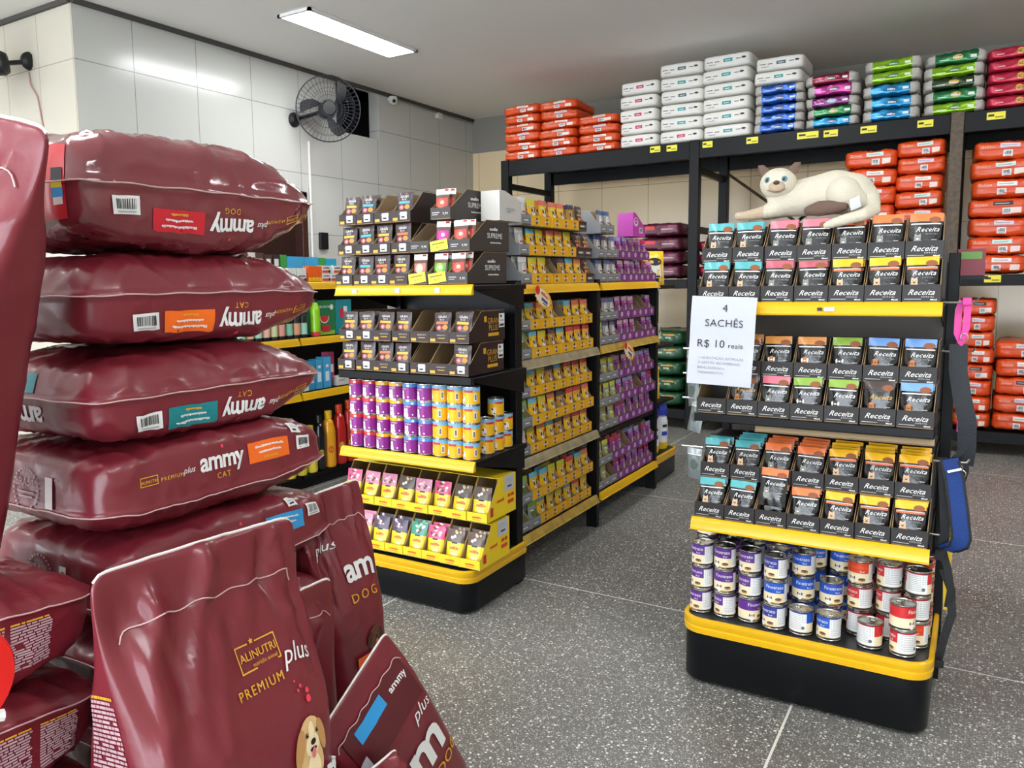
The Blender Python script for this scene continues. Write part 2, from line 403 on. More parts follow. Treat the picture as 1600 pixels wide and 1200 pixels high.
# island end display in the aisle
isl = thing('display_shelving', 'black shelf display with yellow rails holding pouches and cans', 'shelf display', (0, 0, 0))
IX0, IX1 = -.805, -.085
rim_base(isl, -.835, -.065, 2.79, 3.32, .245)
BACKP = mat('#4a4138', .5, name='dark_back_panel')
MB().box(-.80, -.09, 3.27, 3.30, .245, 1.60, BACKP).obj('back_panel', isl, smooth=False)
for x in (-.83, -.085): MB().box(x, x+.035, 3.26, 3.33, 0, 1.52, BLACK).obj('upright', isl, bevel=.003)
for z, yf, m in ((.612, 2.80, YEL), (.985, 2.80, mat('#a08a6c', .5, name='bare_tan_rail')), (1.367, 2.80, YEL)):
    slab(isl, IX0, IX1, yf, 3.27, z-.004, .022)
    if m == YEL: rail(IX0-.003, IX1+.003, yf, z, .04, m).obj('price_rail', isl, angle=25)
    else:
        rail(IX0+.2, IX1, yf+.03, z-.03, .022, m).obj('price_rail', isl, angle=25); MB().box(IX0, IX1, yf-.01, yf, z-.03, z-.002, BLACK).obj('shelf_lip', isl, bevel=.003)
    for x in (IX0+.004, IX1-.008): MB().prism([(yf+.05, z-.03), (3.27, z-.10), (3.27, z-.026), (yf+.05, z-.026)], x, x+.004, BLACK).obj('shelf_bracket', isl, smooth=False)
m = MB(); f = lambda a, b: (a, 2.7755, b)
m.rect(PAPER, f, -.40, -.37, 1.338, 1.352); m.rect(INK, f, -.42, -.405, 1.340, 1.350); m.obj('price_sticker', isl, smooth=False)
# shelving run behind the island end
MB().box(-.78, -.11, 3.32, 4.3, .1, .14, BLACK).obj('shelf', isl); MB().box(-.46, -.43, 3.32, 4.3, .0, 1.5, BLACK).obj('back_panel', isl)
MB().box(-.82, -.07, 4.3, 4.36, 0, 1.5, BLACK).obj('upright', isl)
MB().box(-.075, -.058, 3.33, 3.55, .3, 1.44, BLACK2).obj('side_panel', isl, bevel=.003)

# main run: end display (faces the entrance) and the long side along the aisle
GX = -1.81
run = thing('food_shelving', 'long black shelving run with yellow rails full of sachet boxes', 'shelving', (0, 0, 0))
for y in (3.385, 4.345, 5.365):
    MB().box(GX-.06, GX+.005, y-.02, y+.02, 0, 1.45, BLACK).obj('upright', run, bevel=.003)
    MB().box(GX-.55, GX-.50, y-.02, y+.02, 0, 1.45, BLACK).obj('upright', run, bevel=.003)
MB().box(GX-.30, GX-.28, 3.37, 5.38, .1, 1.42, BLACK2).obj('back_panel', run, smooth=False)
MB().box(-2.40, GX-.005, 3.366, 3.386, 0, 1.45, BLACK2).obj('end_panel', run, smooth=False)
MB().box(-2.40, GX-.005, 5.366, 5.386, 0, 1.45, BLACK2).obj('end_panel', run, smooth=False)
WORN = mat('#c9a648', .5, vary=.35, bscale=14, name='worn_rail'); GREYR = mat('#a89b78', .5, vary=.3, bscale=14, name='faded_rail')
for z, ms in ((1.43, (YEL, YEL)), (1.066, (GREYR, WORN)), (.585, (GREYR, None)), (.20, (WORN, YEL))):
    for k, (a, b) in enumerate(((3.395, 4.325), (4.365, 5.365))):
        zz = z-.03 if ms[k] is None else z
        slab(run, GX-.28, GX-.004, a, b, zz-.004, .02)
        if ms[k]: to_side(rail(a, b, -GX, z, .042, ms[k])).obj('price_rail', run, angle=25)
    slab(run, -2.40, GX-.30, 3.395, 5.365, z-.004, .02)
MB().box(GX-.28, GX-.03, 3.39, 5.37, .11, .17, BLACK2).obj('recess_shade_box', run, smooth=False)  # dark box standing in for the shade below the bottom shelf

end = thing('end_display', 'black end display with yellow rails, brown treat boxes and cans', 'shelf display', (0, 0, 0))
rim_base(end, -2.50, -1.77, 2.85, 3.36, .20)
MB().box(-2.46, -1.80, 3.335, 3.355, .2, 1.43, BLACK2).obj('back_panel', end, smooth=False)
for x in (-2.475, -1.815): MB().box(x, x+.035, 3.30, 3.36, 0, 1.44, BLACK).obj('upright', end, bevel=.003)
for z, m in ((.69, YEL), (1.05, None), (1.437, YEL)):
    slab(end, -2.475, -1.745, 2.86, 3.34, z-.004, .022)
    if m: rail(-2.478, -1.742, 2.865, z, .042, m).obj('price_rail', end, angle=25)
    else: MB().box(-2.475, -1.75, 2.85, 2.862, z-.035, z-.002, BLACK).obj('shelf_lip', end, bevel=.003)
    for x in (-2.47, -1.752): MB().prism([(2.9, z-.03), (3.32, z-.12), (3.32, z-.026), (2.9, z-.026)], x, x+.004, BLACK).obj('shelf_bracket', end, smooth=False)
for k, x in enumerate((-2.36, -2.12, -1.91)):
    f = lambda a, b: (x+a, 2.8445, 1.413+b)
    MB().rect(PAPER, f, -.013, .013, -.01, .012).obj('price_sticker', end, smooth=False)

# far end display
far = thing('end_display', 'black end display at the far end of the long run, bottles on its base', 'shelf display', (0, 0, 0))
b0 = len(far.children)
rim_base(far, 1.83, 2.38, -5.93, -5.39, .20)
for o in far.children: o.rotation_euler = (0, 0, PI)
slab(far, -2.38, -1.84, 5.41, 5.84, .58, .02); slab(far, -2.38, -1.84, 5.41, 5.84, .98, .02); slab(far, -2.38, -1.84, 5.41, 5.84, 1.40, .025)
for x in (-2.37, -1.86): MB().box(x, x+.03, 5.39, 5.43, 0, 1.43, BLACK).obj('upright', far)
MB().box(-2.38, -1.84, 5.395, 5.415, .2, 1.43, BLACK2).obj('back_panel', far, smooth=False)

# wall-side run seen between the maroon bags and the end display
LX = -3.92
lrun = thing('care_shelving', 'black shelving with yellow rails holding shampoo and medicine', 'shelving', (0, 0, 0))
for z in (1.462, 1.075, .69, .10):
    for a, b in ((3.1, 4.1), (4.12, 5.6)):
        slab(lrun, LX-.38, LX-.004, a, b, z-.004, .025)
        if z > .2: to_side(rail(a, b, -LX, z, .05, YEL)).obj('price_rail', lrun, angle=25)
for y in (3.08, 4.09, 5.6): MB().box(LX-.42, LX-.385, y, y+.03, 0, 1.5, BLACK).obj('upright', lrun); 
MB().box(LX-.40, LX-.385, 3.1, 5.6, .05, 1.47, BLACK2).obj('back_panel', lrun, smooth=False)
MB().box(LX-.36, LX-.03, 3.1, 5.6, 0, .07, BLACK2).obj('base', lrun, smooth=False)
# ------------------------------------------------------------------ filled bags
def sm(a, b, x):
    t = max(0., min(1., (x-a)/(b-a))); return t*t*(3-2*t)
def bag_map(L, W, T, n=5., pin=(.35, .35), amp=.006, seed=0., freq=7., top=0., wide=0., crease=.6, mm=12., rise=False, folds=0, lid=None, calm=None):
    """maps the cube [-1,1]^3 to a filled bag: u along L, v along W, w along T"""
    rg = random.Random(int(seed*100)); FO = []
    for _ in range(folds):                            # crisp creases running down from the sealed top
        v0 = rg.uniform(-.95, .95); u0 = rg.uniform(.55, .95); ln = rg.uniform(.15, .55); an = rg.uniform(-.8, .8)
        FO.append((u0, v0, u0-ln*math.cos(an), v0+ln*math.sin(an), rg.uniform(.008, .024)*rg.choice((1, 1, -1)), rg.uniform(.06, .16)))
    def fold(u, v):
        t = 0.
        for u0, v0, u1, v1, hh, wd in FO:
            dx, dy = u1-u0, v1-v0; q = max(0., min(1., ((u-u0)*dx+(v-v0)*dy)/(dx*dx+dy*dy)))
            e = math.hypot(u-u0-q*dx, v-v0-q*dy)/(wd*(1.2-.8*q))
            if e < 1: t += hh*(1-e)*(1-q*.8)
        return t
    def D(u, v, w):
        k = ((abs(u)**mm+abs(v)**mm)**(n/mm)+abs(w)**n)**(1/n)
        if lid is not None:                           # gusseted sack: a sewn lip with a sloping lid above, recessed side below
            q = (w-lid)/(1-lid) if w > lid else (lid-w)/(1+lid)
            f = 1-(.17 if (w > lid) == (lid >= -.2) else .06)*q**1.4
            if abs(w-lid) < .10: f += .022*(1-abs(w-lid)/.10)
            u, v = u*(1+(f-1)*.55), v*f
        u, v, w = u/k, v/k, w/k
        t = T/2*(1-pin[0]*sm(.35, 1, -u)-pin[1]*sm(.35, 1, u)); ww = W/2
        if top: t = T/2*(1-.93*sm(.15, top+.12, u)); ww = W/2*(1+wide*sm(0, 1, u))
        p = Vector((u*L/2, v*ww, w*t))
        q = Vector((p.x*freq+seed*3.7, p.y*freq*1.2+seed, p.z*freq*.9-seed*2.1))
        a = noise.noise(q); b = noise.noise(q*1.7+Vector((9, 4, 2)))
        c = 1-abs(noise.noise(q*2.3+Vector((1, 7, 3))))*2.4
        am = amp*(.35+1.0*sm(-.1, .7, u)*(1-.5*sm(.8, 1, u))) if rise else amp
        d = am*(.9*a+.4*b+crease*max(c, 0)**3)
        if calm:                                      # the filled middle, where the print sits, is stretched smooth
            d *= sm(.25, 1., math.hypot((u-calm[0])/calm[2], (v-calm[1])/calm[3]))
        if FO and w > 0: d += fold(u, v)*(sm(.5, 1.1, math.hypot((u-calm[0])/calm[2], (v-calm[1])/calm[3])) if calm else 1)
        return p+Vector((u*.35*d, v*.5*d, w*d))
    return D
def cube_mesh(D, nu, nv, nw, mf):
    mb = MB(); idx = {}
    def vid(p):
        key = (round(p[0], 5), round(p[1], 5), round(p[2], 5))
        if key not in idx: idx[key] = len(mb.v); mb.v.append(tuple(D(*p)))
        return idx[key]
    N = (nu, nv, nw)
    for ax in range(3):
        i, j = [(1, 2), (2, 0), (0, 1)][ax]
        for s in (-1, 1):
            for a in range(N[i]):
                for b in range(N[j]):
                    q = []
                    for da, db in ((0, 0), (1, 0), (1, 1), (0, 1)):
                        p = [0, 0, 0]; p[ax] = s; p[i] = -1+2*(a+da)/N[i]; p[j] = -1+2*(b+db)/N[j]; q.append(vid(p))
                    c = [0, 0, 0]; c[ax] = s; c[i] = -1+2*(a+.5)/N[i]; c[j] = -1+2*(b+.5)/N[j]
                    mb.f.append(tuple(q if s > 0 else q[::-1])); mb.m.append(mb.mi(mf(*c)))
    return mb
def gridded(D, N):
    """D as the faceted mesh shows it: bilinear between the grid points"""
    memo = {}
    def node(p):
        k = (round(p[0], 4), round(p[1], 4), round(p[2], 4))
        if k not in memo: memo[k] = D(*p)
        return memo[k]
    def G(u, v, w):
        p = [max(-1, min(1, x)) for x in (u, v, w)]
        ax = max(range(3), key=lambda i: abs(p[i])); i, j = [(1, 2), (2, 0), (0, 1)][ax]
        a, b = (p[i]+1)/2*N[i], (p[j]+1)/2*N[j]; ia, ib = min(int(a), N[i]-1), min(int(b), N[j]-1); a -= ia; b -= ib
        def nd(x, y):
            q = [0, 0, 0]; q[ax] = 1 if p[ax] > 0 else -1; q[i] = -1+2*x/N[i]; q[j] = -1+2*y/N[j]; return node(q)
        return (nd(ia, ib)*(1-a)+nd(ia+1, ib)*a)*(1-b)+(nd(ia, ib+1)*(1-a)+nd(ia+1, ib+1)*a)*b
    return G
def face_fn(D, L, W, T, face, off=.0015):
    """metric (a, b) on a face -> point; a runs to the viewer's right, b up"""
    if face == 'v-': par = lambda a, b: (2*a/L, -1, 2*b/T)
    if face == 'u-': par = lambda a, b: (-1, -2*a/W, 2*b/T)
    if face == 'w+': par = lambda a, b: (2*b/L, -2*a/W, 1)          # standing bag, front
    if face == 'v+': par = lambda a, b: (2*b/L, 1, 2*a/T)           # standing bag, side gusset
    def fn(a, b):
        p = D(*par(a, b)); e = .004
        n = (D(*par(a+e, b))-D(*par(a-e, b))).cross(D(*par(a, b+e))-D(*par(a, b-e)))
        return p+n.normalized()*off
    return fn

MAR = mat('#74222d', .33, coat=.18, bump=.14, bscale=26, name='maroon_plastic')
MARW = mat('#742a33', .16, coat=.8, bump=.35, bscale=11, name='shiny_maroon_wrap')
MAR2 = mat('#57171f', .4, name='maroon_dark_print')
SEAM = mat('#c9a3a2', .5, name='seam_thread'); EDGE = mat('#efe9e6', .5, name='white_cut_edge')
REDP = mat('#c8202f', .35, coat=.3, name='red_label'); ORG = mat('#ee6a16', .45, name='orange_label'); BLU = mat('#2f97d6', .45, name='blue_label'); TEA = mat('#138086', .45, name='teal_label')
HEART = mat('#e23b52', .5, name='heart_red')
FINE = mat('#b99aa0', .6, name='fine_print')

def logo(mb, fn, a, b, k, word, flip=False, lab=None, fn2=None):
    """printed band: boxed maker name, PREMIUM plus, the big word, label block"""
    s = -1 if flip else 1
    g = lambda x, y: fn(a+s*x*k, b+s*y*k)
    g2 = lambda x, y: fn2(a+s*x*k, b+s*y*k)
    mb.text('ammy', WHITE, g, .105, bold=.026, res=3, sp=.93, cut=.02, at=(0, -.02))
    mb.disc(HEART, g, .004, .064, .008, .008)
    mb.text(word, GOLD, g, .035, bold=.0, sp=1.2, at=(.0, -.064))
    mb.text('PREMIUM', GOLD, g, .022, bold=.004, sp=1.3, at=(-.262, -.016)); mb.text('plus', WHITE, g, .036, shear=.35, at=(-.178, -.010))
    for r in ((-.415, -.33, .014, .0175), (-.415, -.33, -.022, -.0185), (-.415, -.4115, -.022, .0175), (-.3335, -.33, -.022, .0175)): mb.rect(GOLD, g, *r)
    mb.text('ALINUTRI', GOLD, g, .018, bold=.006, at=(-.3725, -.010))
    if lab:
        mb.rect(lab, g, .150, .400, -.040, .050, 10, 4)
        for j, w in enumerate((.17, .13, .08)): mb.bars(WHITE if j < 2 else GOLD, g2, .275, .022-j*.024, w, .010, j+3)
def fine_block(mb, fn, a0, a1, b0, b1, rows, seed, vert=False, head=True):
    rg = random.Random(seed); h = (b1-b0)/rows
    for j in range(rows):
        x = a0
        while x < a1-.004:
            w = min(rg.uniform(.006, .03), a1-x)
            mb.rect(GOLD if (head and j == 0) else FINE, fn, x, x+w, b1-j*h-h*.62, b1-j*h); x += w+.0025
            if rg.random() < .06: x += .012

def seam_tube(D, pts, r=.0016):
    P = []
    for p in pts:
        c = D(*p); P.append(c*(1+.004/max(c.length, .01)))
    return MB().tube(P, r, SEAM, 5)

def sack(lab, loc, rz, L, W, T, seed, word, label, flip, wseam, pin, end=None, extra=None, tilt=0., lpos=.0, k=.82):
    D = bag_map(L, W, T, 7, pin, .008, seed, 6.5, crease=.8, mm=9., lid=wseam)
    mb = cube_mesh(D, 64, 40, 30, lambda u, v, w: MARW if end == 'redpatch' else MAR)
    D = gridded(D, (64, 40, 30))
    fn = face_fn(D, L, W, T, 'v-', .002); f3 = face_fn(D, L, W, T, 'v-', .0035)
    zc = -.050*T/.2 if flip else .024
    if word: logo(mb, fn, lpos, zc*1.0, k, word, flip, label, f3)
    if end:
        fe = face_fn(D, L, W, T, 'u-', .002)
        if end == 'redpatch':
            mb.rect(REDP, fe, .04, .20, -.075, .08, 10, 10)
            fe2 = face_fn(D, L, W, T, 'u-', .0035)
            mb.rect(INK, fe2, .165, .195, .0, .03, 2, 2); mb.rect(TAGY, fe2, .165, .195, -.01, .0); mb.rect(BLU, fe2, .165, .195, -.03, -.01); mb.rect(WHITE, fe2, .167, .193, -.045, -.03)
        elif end == 'crest':
            fe2 = face_fn(D, L, W, T, 'u-', .003)
            for i in range(26):
                a = 2*PI*i/26; mb.disc(FINE, fe2, -.02+.043*math.cos(a), .045*math.sin(a), .0035, .0035, 5)
            mb.text('BRASIL', FINE, fe2, .024, at=(-.02, .008)); mb.rect(FINE, fe2, -.05, .01, -.008, -.004); mb.rect(FINE, fe2, -.045, .005, -.018, -.014)
            mb.barcode(lambda a, b: fe2(.065+b*.5, a), .0, .0, .07, .05, 5)
        else:
            mb.rect(end, fe, -.075, .035, .015, .055, 6, 3); mb.text('ammy', WHITE, fe, .075, bold=.026, sp=.93, cut=.013, rot=PI, at=(-.03, -.015))
    o = mb.obj('food_sack', angle=70)
    o.location = loc; o.rotation_euler = (tilt, 0, rz)
    tag(o, lab, 'food bag', 'maroon food sacks')
    P = [(-1+2*i/48, -1, wseam+.012*math.sin(i*.7+seed)) for i in range(49)]
    seam_tube(D, P).obj('seam', o)
    seam_tube(D, [(-1, -1+2*i/24, wseam+.012*math.sin(i+seed)) for i in range(25)]).obj('seam', o)
    if extra:
        for a, b, wd, h, rot, kind in extra:
            c, q = math.cos(rot), math.sin(rot)
            g = lambda x, y, a=a, b=b: f3(a+x*c-y*q, b+x*q+y*c)
            g2 = lambda x, y, a=a, b=b: face_fn(D, L, W, T, 'v-', .0045)(a+x*c-y*q, b+x*q+y*c)
            m = MB()
            if kind == 'bar': m.barcode(g, 0, 0, wd, h, int(seed*10)+3, 4, g2); m.obj('barcode_sticker', o)
            else:
                m.rect(WHITE, g, -wd/2, wd/2, -h/2, h/2, 3, 3); m.rect(INK, g2, -wd*.3, wd*.1, -h*.3, -h*.1); m.rect(GREY, g2, -wd*.3, wd*.3, h*.1, h*.2); m.obj('price_sticker', o)
    return o
LS, WS = .66, .47
PXF = -1.385
def pile(i, zc, lab, T, y0=1.225, x0=PXF, rz=PI/2, **k): return sack(lab, (x0-WS/2, y0, zc), rz, LS, WS, T, i*1.37+.4, k.pop('word', 'CAT'), k.pop('label', None), k.pop('flip', True), k.pop('wseam', .5), k.pop('pin', (.2, .5)), **k)
TT = .187
pile(1, 1.645, 'topmost maroon sack of the stack, shiny, red label turned upside down', .24, y0=1.215, word='DOG', label=REDP, wseam=.02, pin=(.1, .6), end='redpatch', lpos=.045, k=.52, extra=[(-.225, -.040, .062, .038, .05, 'bar')])
pile(2, 1.425, 'maroon sack lying second from the top, orange label turned upside down', TT, word='CAT', label=ORG, wseam=.10, pin=(.1, .5), end=ORG, lpos=.05, k=.52, extra=[(-.205, -.046, .062, .036, .04, 'bar')])
pile(3, 1.225, 'maroon sack lying third from the top, teal label turned upside down', TT, word='CAT', label=TEA, wseam=.05, pin=(.12, .6), end=TEA, lpos=.045, k=.52, extra=[(-.21, -.048, .062, .036, .06, 'bar')])
pile(4, 1.035, 'maroon sack lying fourth from the top, upright orange label and white stickers', TT, word='CAT', label=ORG, flip=False, wseam=-.42, pin=(.1, .35), end='crest', lpos=-.025, k=.52, extra=[(.235, .03, .05, .036, .02, 'bar'), (.215, .068, .038, .024, .0, 'price')])
pile(5, .845, 'maroon sack lying lowest visible in the stack, blue label', TT, word='DOG', label=BLU, flip=False, wseam=-.4, pin=(.1, .3), end='crest', lpos=.005, y0=1.24, k=.52, extra=[(.255, .045, .05, .036, .02, 'bar'), (.185, .072, .034, .02, .0, 'price')])
for j, z in enumerate((.655, .47, .29, .112)): pile(20+j, z, 'maroon sack hidden low in the stack, %s from the floor' % ('fourth', 'third', 'second', 'first')[j], TT, y0=1.23+.01*j, word=None, label=None)
# nearer low stack whose sides carry the printed ingredients
for j, (z, lab) in enumerate(((.855, 'maroon sack with printed ingredient panel, upper one beside the red disc'), (.665, 'maroon sack with printed ingredient panel, under the one beside the red disc'), (.475, 'maroon sack third down below the red disc'), (.29, 'maroon sack fourth down below the red disc'), (.11, 'maroon sack on the floor below the red disc'))):
    o = pile(30+j, z, lab, .196, y0=.52, x0=-1.33, word=None, label=None, wseam=.52, pin=(.2, .3))
    if j < 2:
        D = bag_map(LS, WS, .196, 7, (.2, .3), .008, (30+j)*1.37+.4, 6.5, crease=.8, mm=9., lid=.52); D = gridded(D, (64, 40, 30)); fn = face_fn(D, LS, WS, .196, 'v-', .002)
        m = MB()
        for a0 in ((.085, .185), (.20, .275)) if j else ((.16, .235), (.07, .15)): fine_block(m, fn, a0[0], a0[1], -.06, .035, 17, 40+j)
        m.obj('printed_panel', o, smooth=False)

# ---- standing bags
FUR = mat('#d9b27a', .7, name='dog_fur_print'); FUR2 = mat('#b98a52', .7, name='dog_ear_print'); FUR3 = mat('#ecd6ab', .7, name='dog_muzzle_print'); NOSE = mat('#1c1514', .5, name='dog_nose_print'); TONG = mat('#d9707f', .5, name='dog_tongue_print')
BRD = mat('#6b4630', .7, name='brown_dog_print')
def puppy(mb, F, a, b, k, body=FUR, ear=FUR2, muz=FUR3):
    """printed puppy; F(layer)(a, b)"""
    def E(l, m, x, y, rx, ry, rot=0., n=18): mb.disc(m, F(l), a+x*k, b+y*k, rx*k, ry*k, n, rot)
    E(0, body, .02, -.62, .42, .5); E(1, muz, .05, -.75, .25, .38); E(1, body, 0, 0, .40, .44)
    E(2, ear, -.40, -.12, .15, .40, -.25); E(2, ear, .38, -.05, .13, .38, .25)
    E(2, muz, .02, -.17, .24, .25); E(2, muz, .0, .12, .1, .22); E(3, NOSE, .03, -.10, .09, .07); E(3, NOSE, -.16, .08, .05, .05); E(3, NOSE, .19, .1, .05, .05)
    E(3, NOSE, .03, -.26, .12, .05); E(4, TONG, .03, -.34, .07, .12); E(4, WHITE, -.15, .1, .013, .013); E(4, WHITE, .2, .12, .013, .013)
def standing(lab, base, up, right, L, W, T, seed, deco, amp=.010, top=.8, wide=.12, gussets=None, name='food_sack', folds=16, calm=None):
    up = Vector(up).normalized(); r = Vector(right); r = (r-up*r.dot(up)).normalized(); n = r.cross(up)
    D = bag_map(L, W, T, 6, (0, 0), amp, seed, 3.2, top=top, wide=wide, crease=.5, mm=26., rise=True, folds=folds, calm=calm)
    mb = cube_mesh(D, 72, 44, 12, lambda u, v, w: MAR); D = gridded(D, (72, 44, 12))
    F = lambda l: face_fn(D, L, W, T, 'w+', .0038+l*.001)
    deco(mb, F)
    if gussets: gussets(mb, face_fn(D, L, W, T, 'v+', .002))
    o = mb.obj(name, angle=70)
    M = Matrix((up, -r, n)).transposed().to_4x4(); M.translation = Vector(base)+up*L/2
    o.matrix_world = M
    tag(o, lab, 'food bag', 'maroon food sacks')
    m = MB(); m.tube([D(1, -1+2*i/30, 0)+Vector((.002, 0, 0)) for i in range(31)], .003, EDGE, 5); m.obj('top_edge', o)
    m = MB(); g = F(0)
    m.tube([g(-W*.49+W*.98*i/40, L*.42+.004*math.sin(i*.9)) for i in range(41)], .0016, SEAM, 4); m.obj('seam', o)
    return o
def deco_a(mb, F):
    f = F(0); a, b, k = .050, .268, .60
    R = lambda m, x0, x1, y0, y1: mb.rect(m, f, a+x0*k, a+x1*k, b+y0*k, b+y1*k, 4, 2)
    R(GOLD, -.085, -.03, .035, .0395); R(GOLD, .0, .085, .035, .0395); R(GOLD, -.085, -.02, -.042, -.0375); R(GOLD, .07, .085, -.042, -.0375); R(GOLD, -.085, -.0805, -.042, .0395); R(GOLD, .0805, .085, -.042, .0395)
    mb.text('ALINUTRI', GOLD, f, .043*k, bold=.004, at=(a, b-.010*k), maxw=.152*k, cut=.013); mb.text('nutrição animal', GOLD, f, .017*k, cut=.013, at=(a+.02*k, b-.033*k))
    st = [(a-.015*k+.011*k*(1 if i % 2 else .45)*math.sin(i*PI/5), b+.042*k-.011*k*(1 if i % 2 else .45)*math.cos(i*PI/5)) for i in range(10)]
    mb.shape(GOLD, F(1), st)
    mb.text('PREMIUM', GOLD, f, .042*k, bold=.006, sp=1.25, at=(a-.03*k, b-.105*k), maxw=.19*k, cut=.013); mb.text('plus', WHITE, f, .085*k, bold=.002, shear=.35, at=(a+.155*k, b-.070*k), cut=.013)
    for x, y, s in ((.10, -.125, .004), (.12, -.145, .006), (.145, -.165, .009), (.105, -.155, .005), (.142, -.19, .012)): mb.disc(HEART, f, a+x*k, b+y*k, s*k, s*k)
    puppy(mb, F, .122, .085, .088)
    mb.text('ammy', WHITE, F(5), .12, bold=.026, res=3, sp=.93, cut=.013, at=(.165, -.045), maxw=.34); mb.text('DOG', GOLD, f, .045, at=(.12, -.10))
def guss_a(mb, fn):
    for b0, b1 in ((.16, .29), (.03, .13), (-.12, .0), (-.25, -.15)):
        f2 = lambda a, b: fn(a, b)
        fine_block(mb, f2, -.065, .045, b0, b1, 16, int(b1*100), head=True)
standing('big maroon bag with a golden puppy print leaning on the stack', (-1.095, .93, .0), (-.10, .05, .95), (-.06, 1, -.03), .975, .44, .23, 3.3, deco_a, gussets=guss_a, calm=(.40, -.32, .42, .62))
def deco_b(mb, F):
    f = F(0); mb.text('am', WHITE, f, .09, bold=.026, res=3, sp=.93, cut=.013, at=(.030, .205), maxw=.36)
    mb.text('DOG', GOLD, f, .034, bold=.004, sp=1.4, cut=.013, at=(.025, .150)); mb.text('plus', WHITE, f, .04, shear=.35, at=(-.055, .305))
    puppy(mb, F, .045, .04, .055, BRD, mat('#4a2c1c', .7), BRD); mb.rect(ORG, F(5), -.03, .06, -.035, .0, 4, 2)
standing('maroon bag with a brown dog print standing past the end of the stack', (-1.42, 1.655, .0), (-.02, -.06, .95), (.1, 1, .0), .90, .21, .17, 5.1, deco_b, folds=9)
standing('maroon bag squeezed between the puppy bag and the stack', (-1.315, 1.275, .0), (-.02, 0, .95), (0, 1, -.12),   .715, .36, .07, 6.3, lambda mb, F: None, folds=8)
def deco_c(mb, F):
    f = F(0); mb.text('am', WHITE, f, .19, bold=.026, res=3, sp=.93, cut=.013, at=(.012, -.085), maxw=.36); mb.text('DOG', GOLD, f, .05, bold=.004, at=(.10, -.150))
    mb.rect(MAR2, F(0), -.12, .14, .10, .235, 10, 8); mb.rect(BLU, F(1), -.08, .03, .175, .215, 6, 3); mb.text('ammy', WHITE, F(1), .06, bold=.02, at=(.09, .18), maxw=.07)
    mb.rect(PAPER, F(2), -.125, -.09, .115, .15, 2, 2); mb.text('plus', WHITE, F(1), .05, shear=.3, at=(.1, .06))
standing('maroon bag sagging sideways with its folded top beside the puppy bag', (-1.15, 1.64, .045), (-.03, -.5, .86), (0, .86, .5), .56, .30, .11, 7.7, deco_c, top=1.0, wide=.0, folds=0, amp=.004)
def deco_d(mb, F):
    f = F(0); g = lambda a, b: f(b, -a)
    mb.rect(BLU, f, -.10, -.03, .0, .17, 3, 6); mb.text('ammy', WHITE, g, .085, bold=.026, sp=.93, at=(-.1, .005)); mb.text('ALINUTRI', GOLD, g, .03, at=(-.12, .06), maxw=.1)
standing('small maroon bag wedged upright between the puppy bag and the sagging bag', (-1.07, 1.29, .0), (0, 0, 1), (0, 1, 0), .38, .20, .08, 9.1, deco_d, top=1.1, wide=0)
def deco_e(mb, F):
    f = F(0); mb.rect(MAR2, f, -.05, .10, -.1, .05, 4, 4); mb.text('ammy', WHITE, F(1), .1, bold=.026, sp=.93, at=(-.12, -.06))
standing('maroon bag standing on end beside the topmost stacked sack', (-1.645, .63, .985), (.20, .06, .77), (.95, .25, -.2), .80, .42, .16, 12.4, deco_e, folds=14)

# red disc with a white handle at the stack
t = thing('round_sign', 'round red sign with a white handle against the low maroon stack', 'sign', (-1.03, .46, .965))
m = MB(); RR = mat('#e0140f', .35, coat=.3, name='red_plastic'); m.lathe([(0, -.006), (.066, -.006), (.07, 0), (.066, .006), (0, .006)], RR, 32, ax='x'); m.obj('disc', t)
m = MB(); m.tube([(0.0, -.02, -.045), (.01, .045, -.058)], .008, WHITE, 8); m.tube([(0, 0, -.05), (-.02, -.02, -.965)], .007, WHITE, 8); m.obj('handle', t)
# ------------------------------------------------------------------ display trays
CARD = mat('#1e1918', .55, name='dark_printed_card'); CARDE = mat('#a58a66', .8, name='torn_card_edge')
def tray_mesh(name, w, d, hb, hl, out, inn, t=.003, roof=0., dec=None, top_in=.42, slim=True):
    """open carton: low front lip, side walls stepping up to a high back"""
    mb = MB(); x = w/2
    side = [(0, 0), (d, 0), (d, hb), (d*top_in, hb), (.018, hl*1.12), (.006, hl), (0, hl)]
    mb.prism(side, x-t, x, out, inn, out); mb.prism(side, -x, -x+t, out, out, inn)
    mb.box(-x+t, x-t, 0, d, 0, t, inn); mb.box(-x+t, x-t, d-t, d, t, hb, out)
    mb.box(-x+t, x-t, 0, t, t, hl, out)
    mb.box(-x+t, x-t, t, t*1.3, t, hl, inn)
    if roof: mb.box(-x, x, d*(1-roof), d, hb, hb+t*.8, out)
    for s in (-1, 1):                                # pale torn edges of the board
        e = [(s*(x-t/2), y, z+.0006) for y, z in ((.0, hl), (.006, hl), (.018, hl*1.12), (d*top_in, hb), (d, hb))]
        mb.tube(e, t*.42, CARDE, 4)
    if dec: dec(mb)
    return mb.mesh(name, angle=30)
def front_fn(y=-.0008): return lambda a, b: Vector((a, y, b))
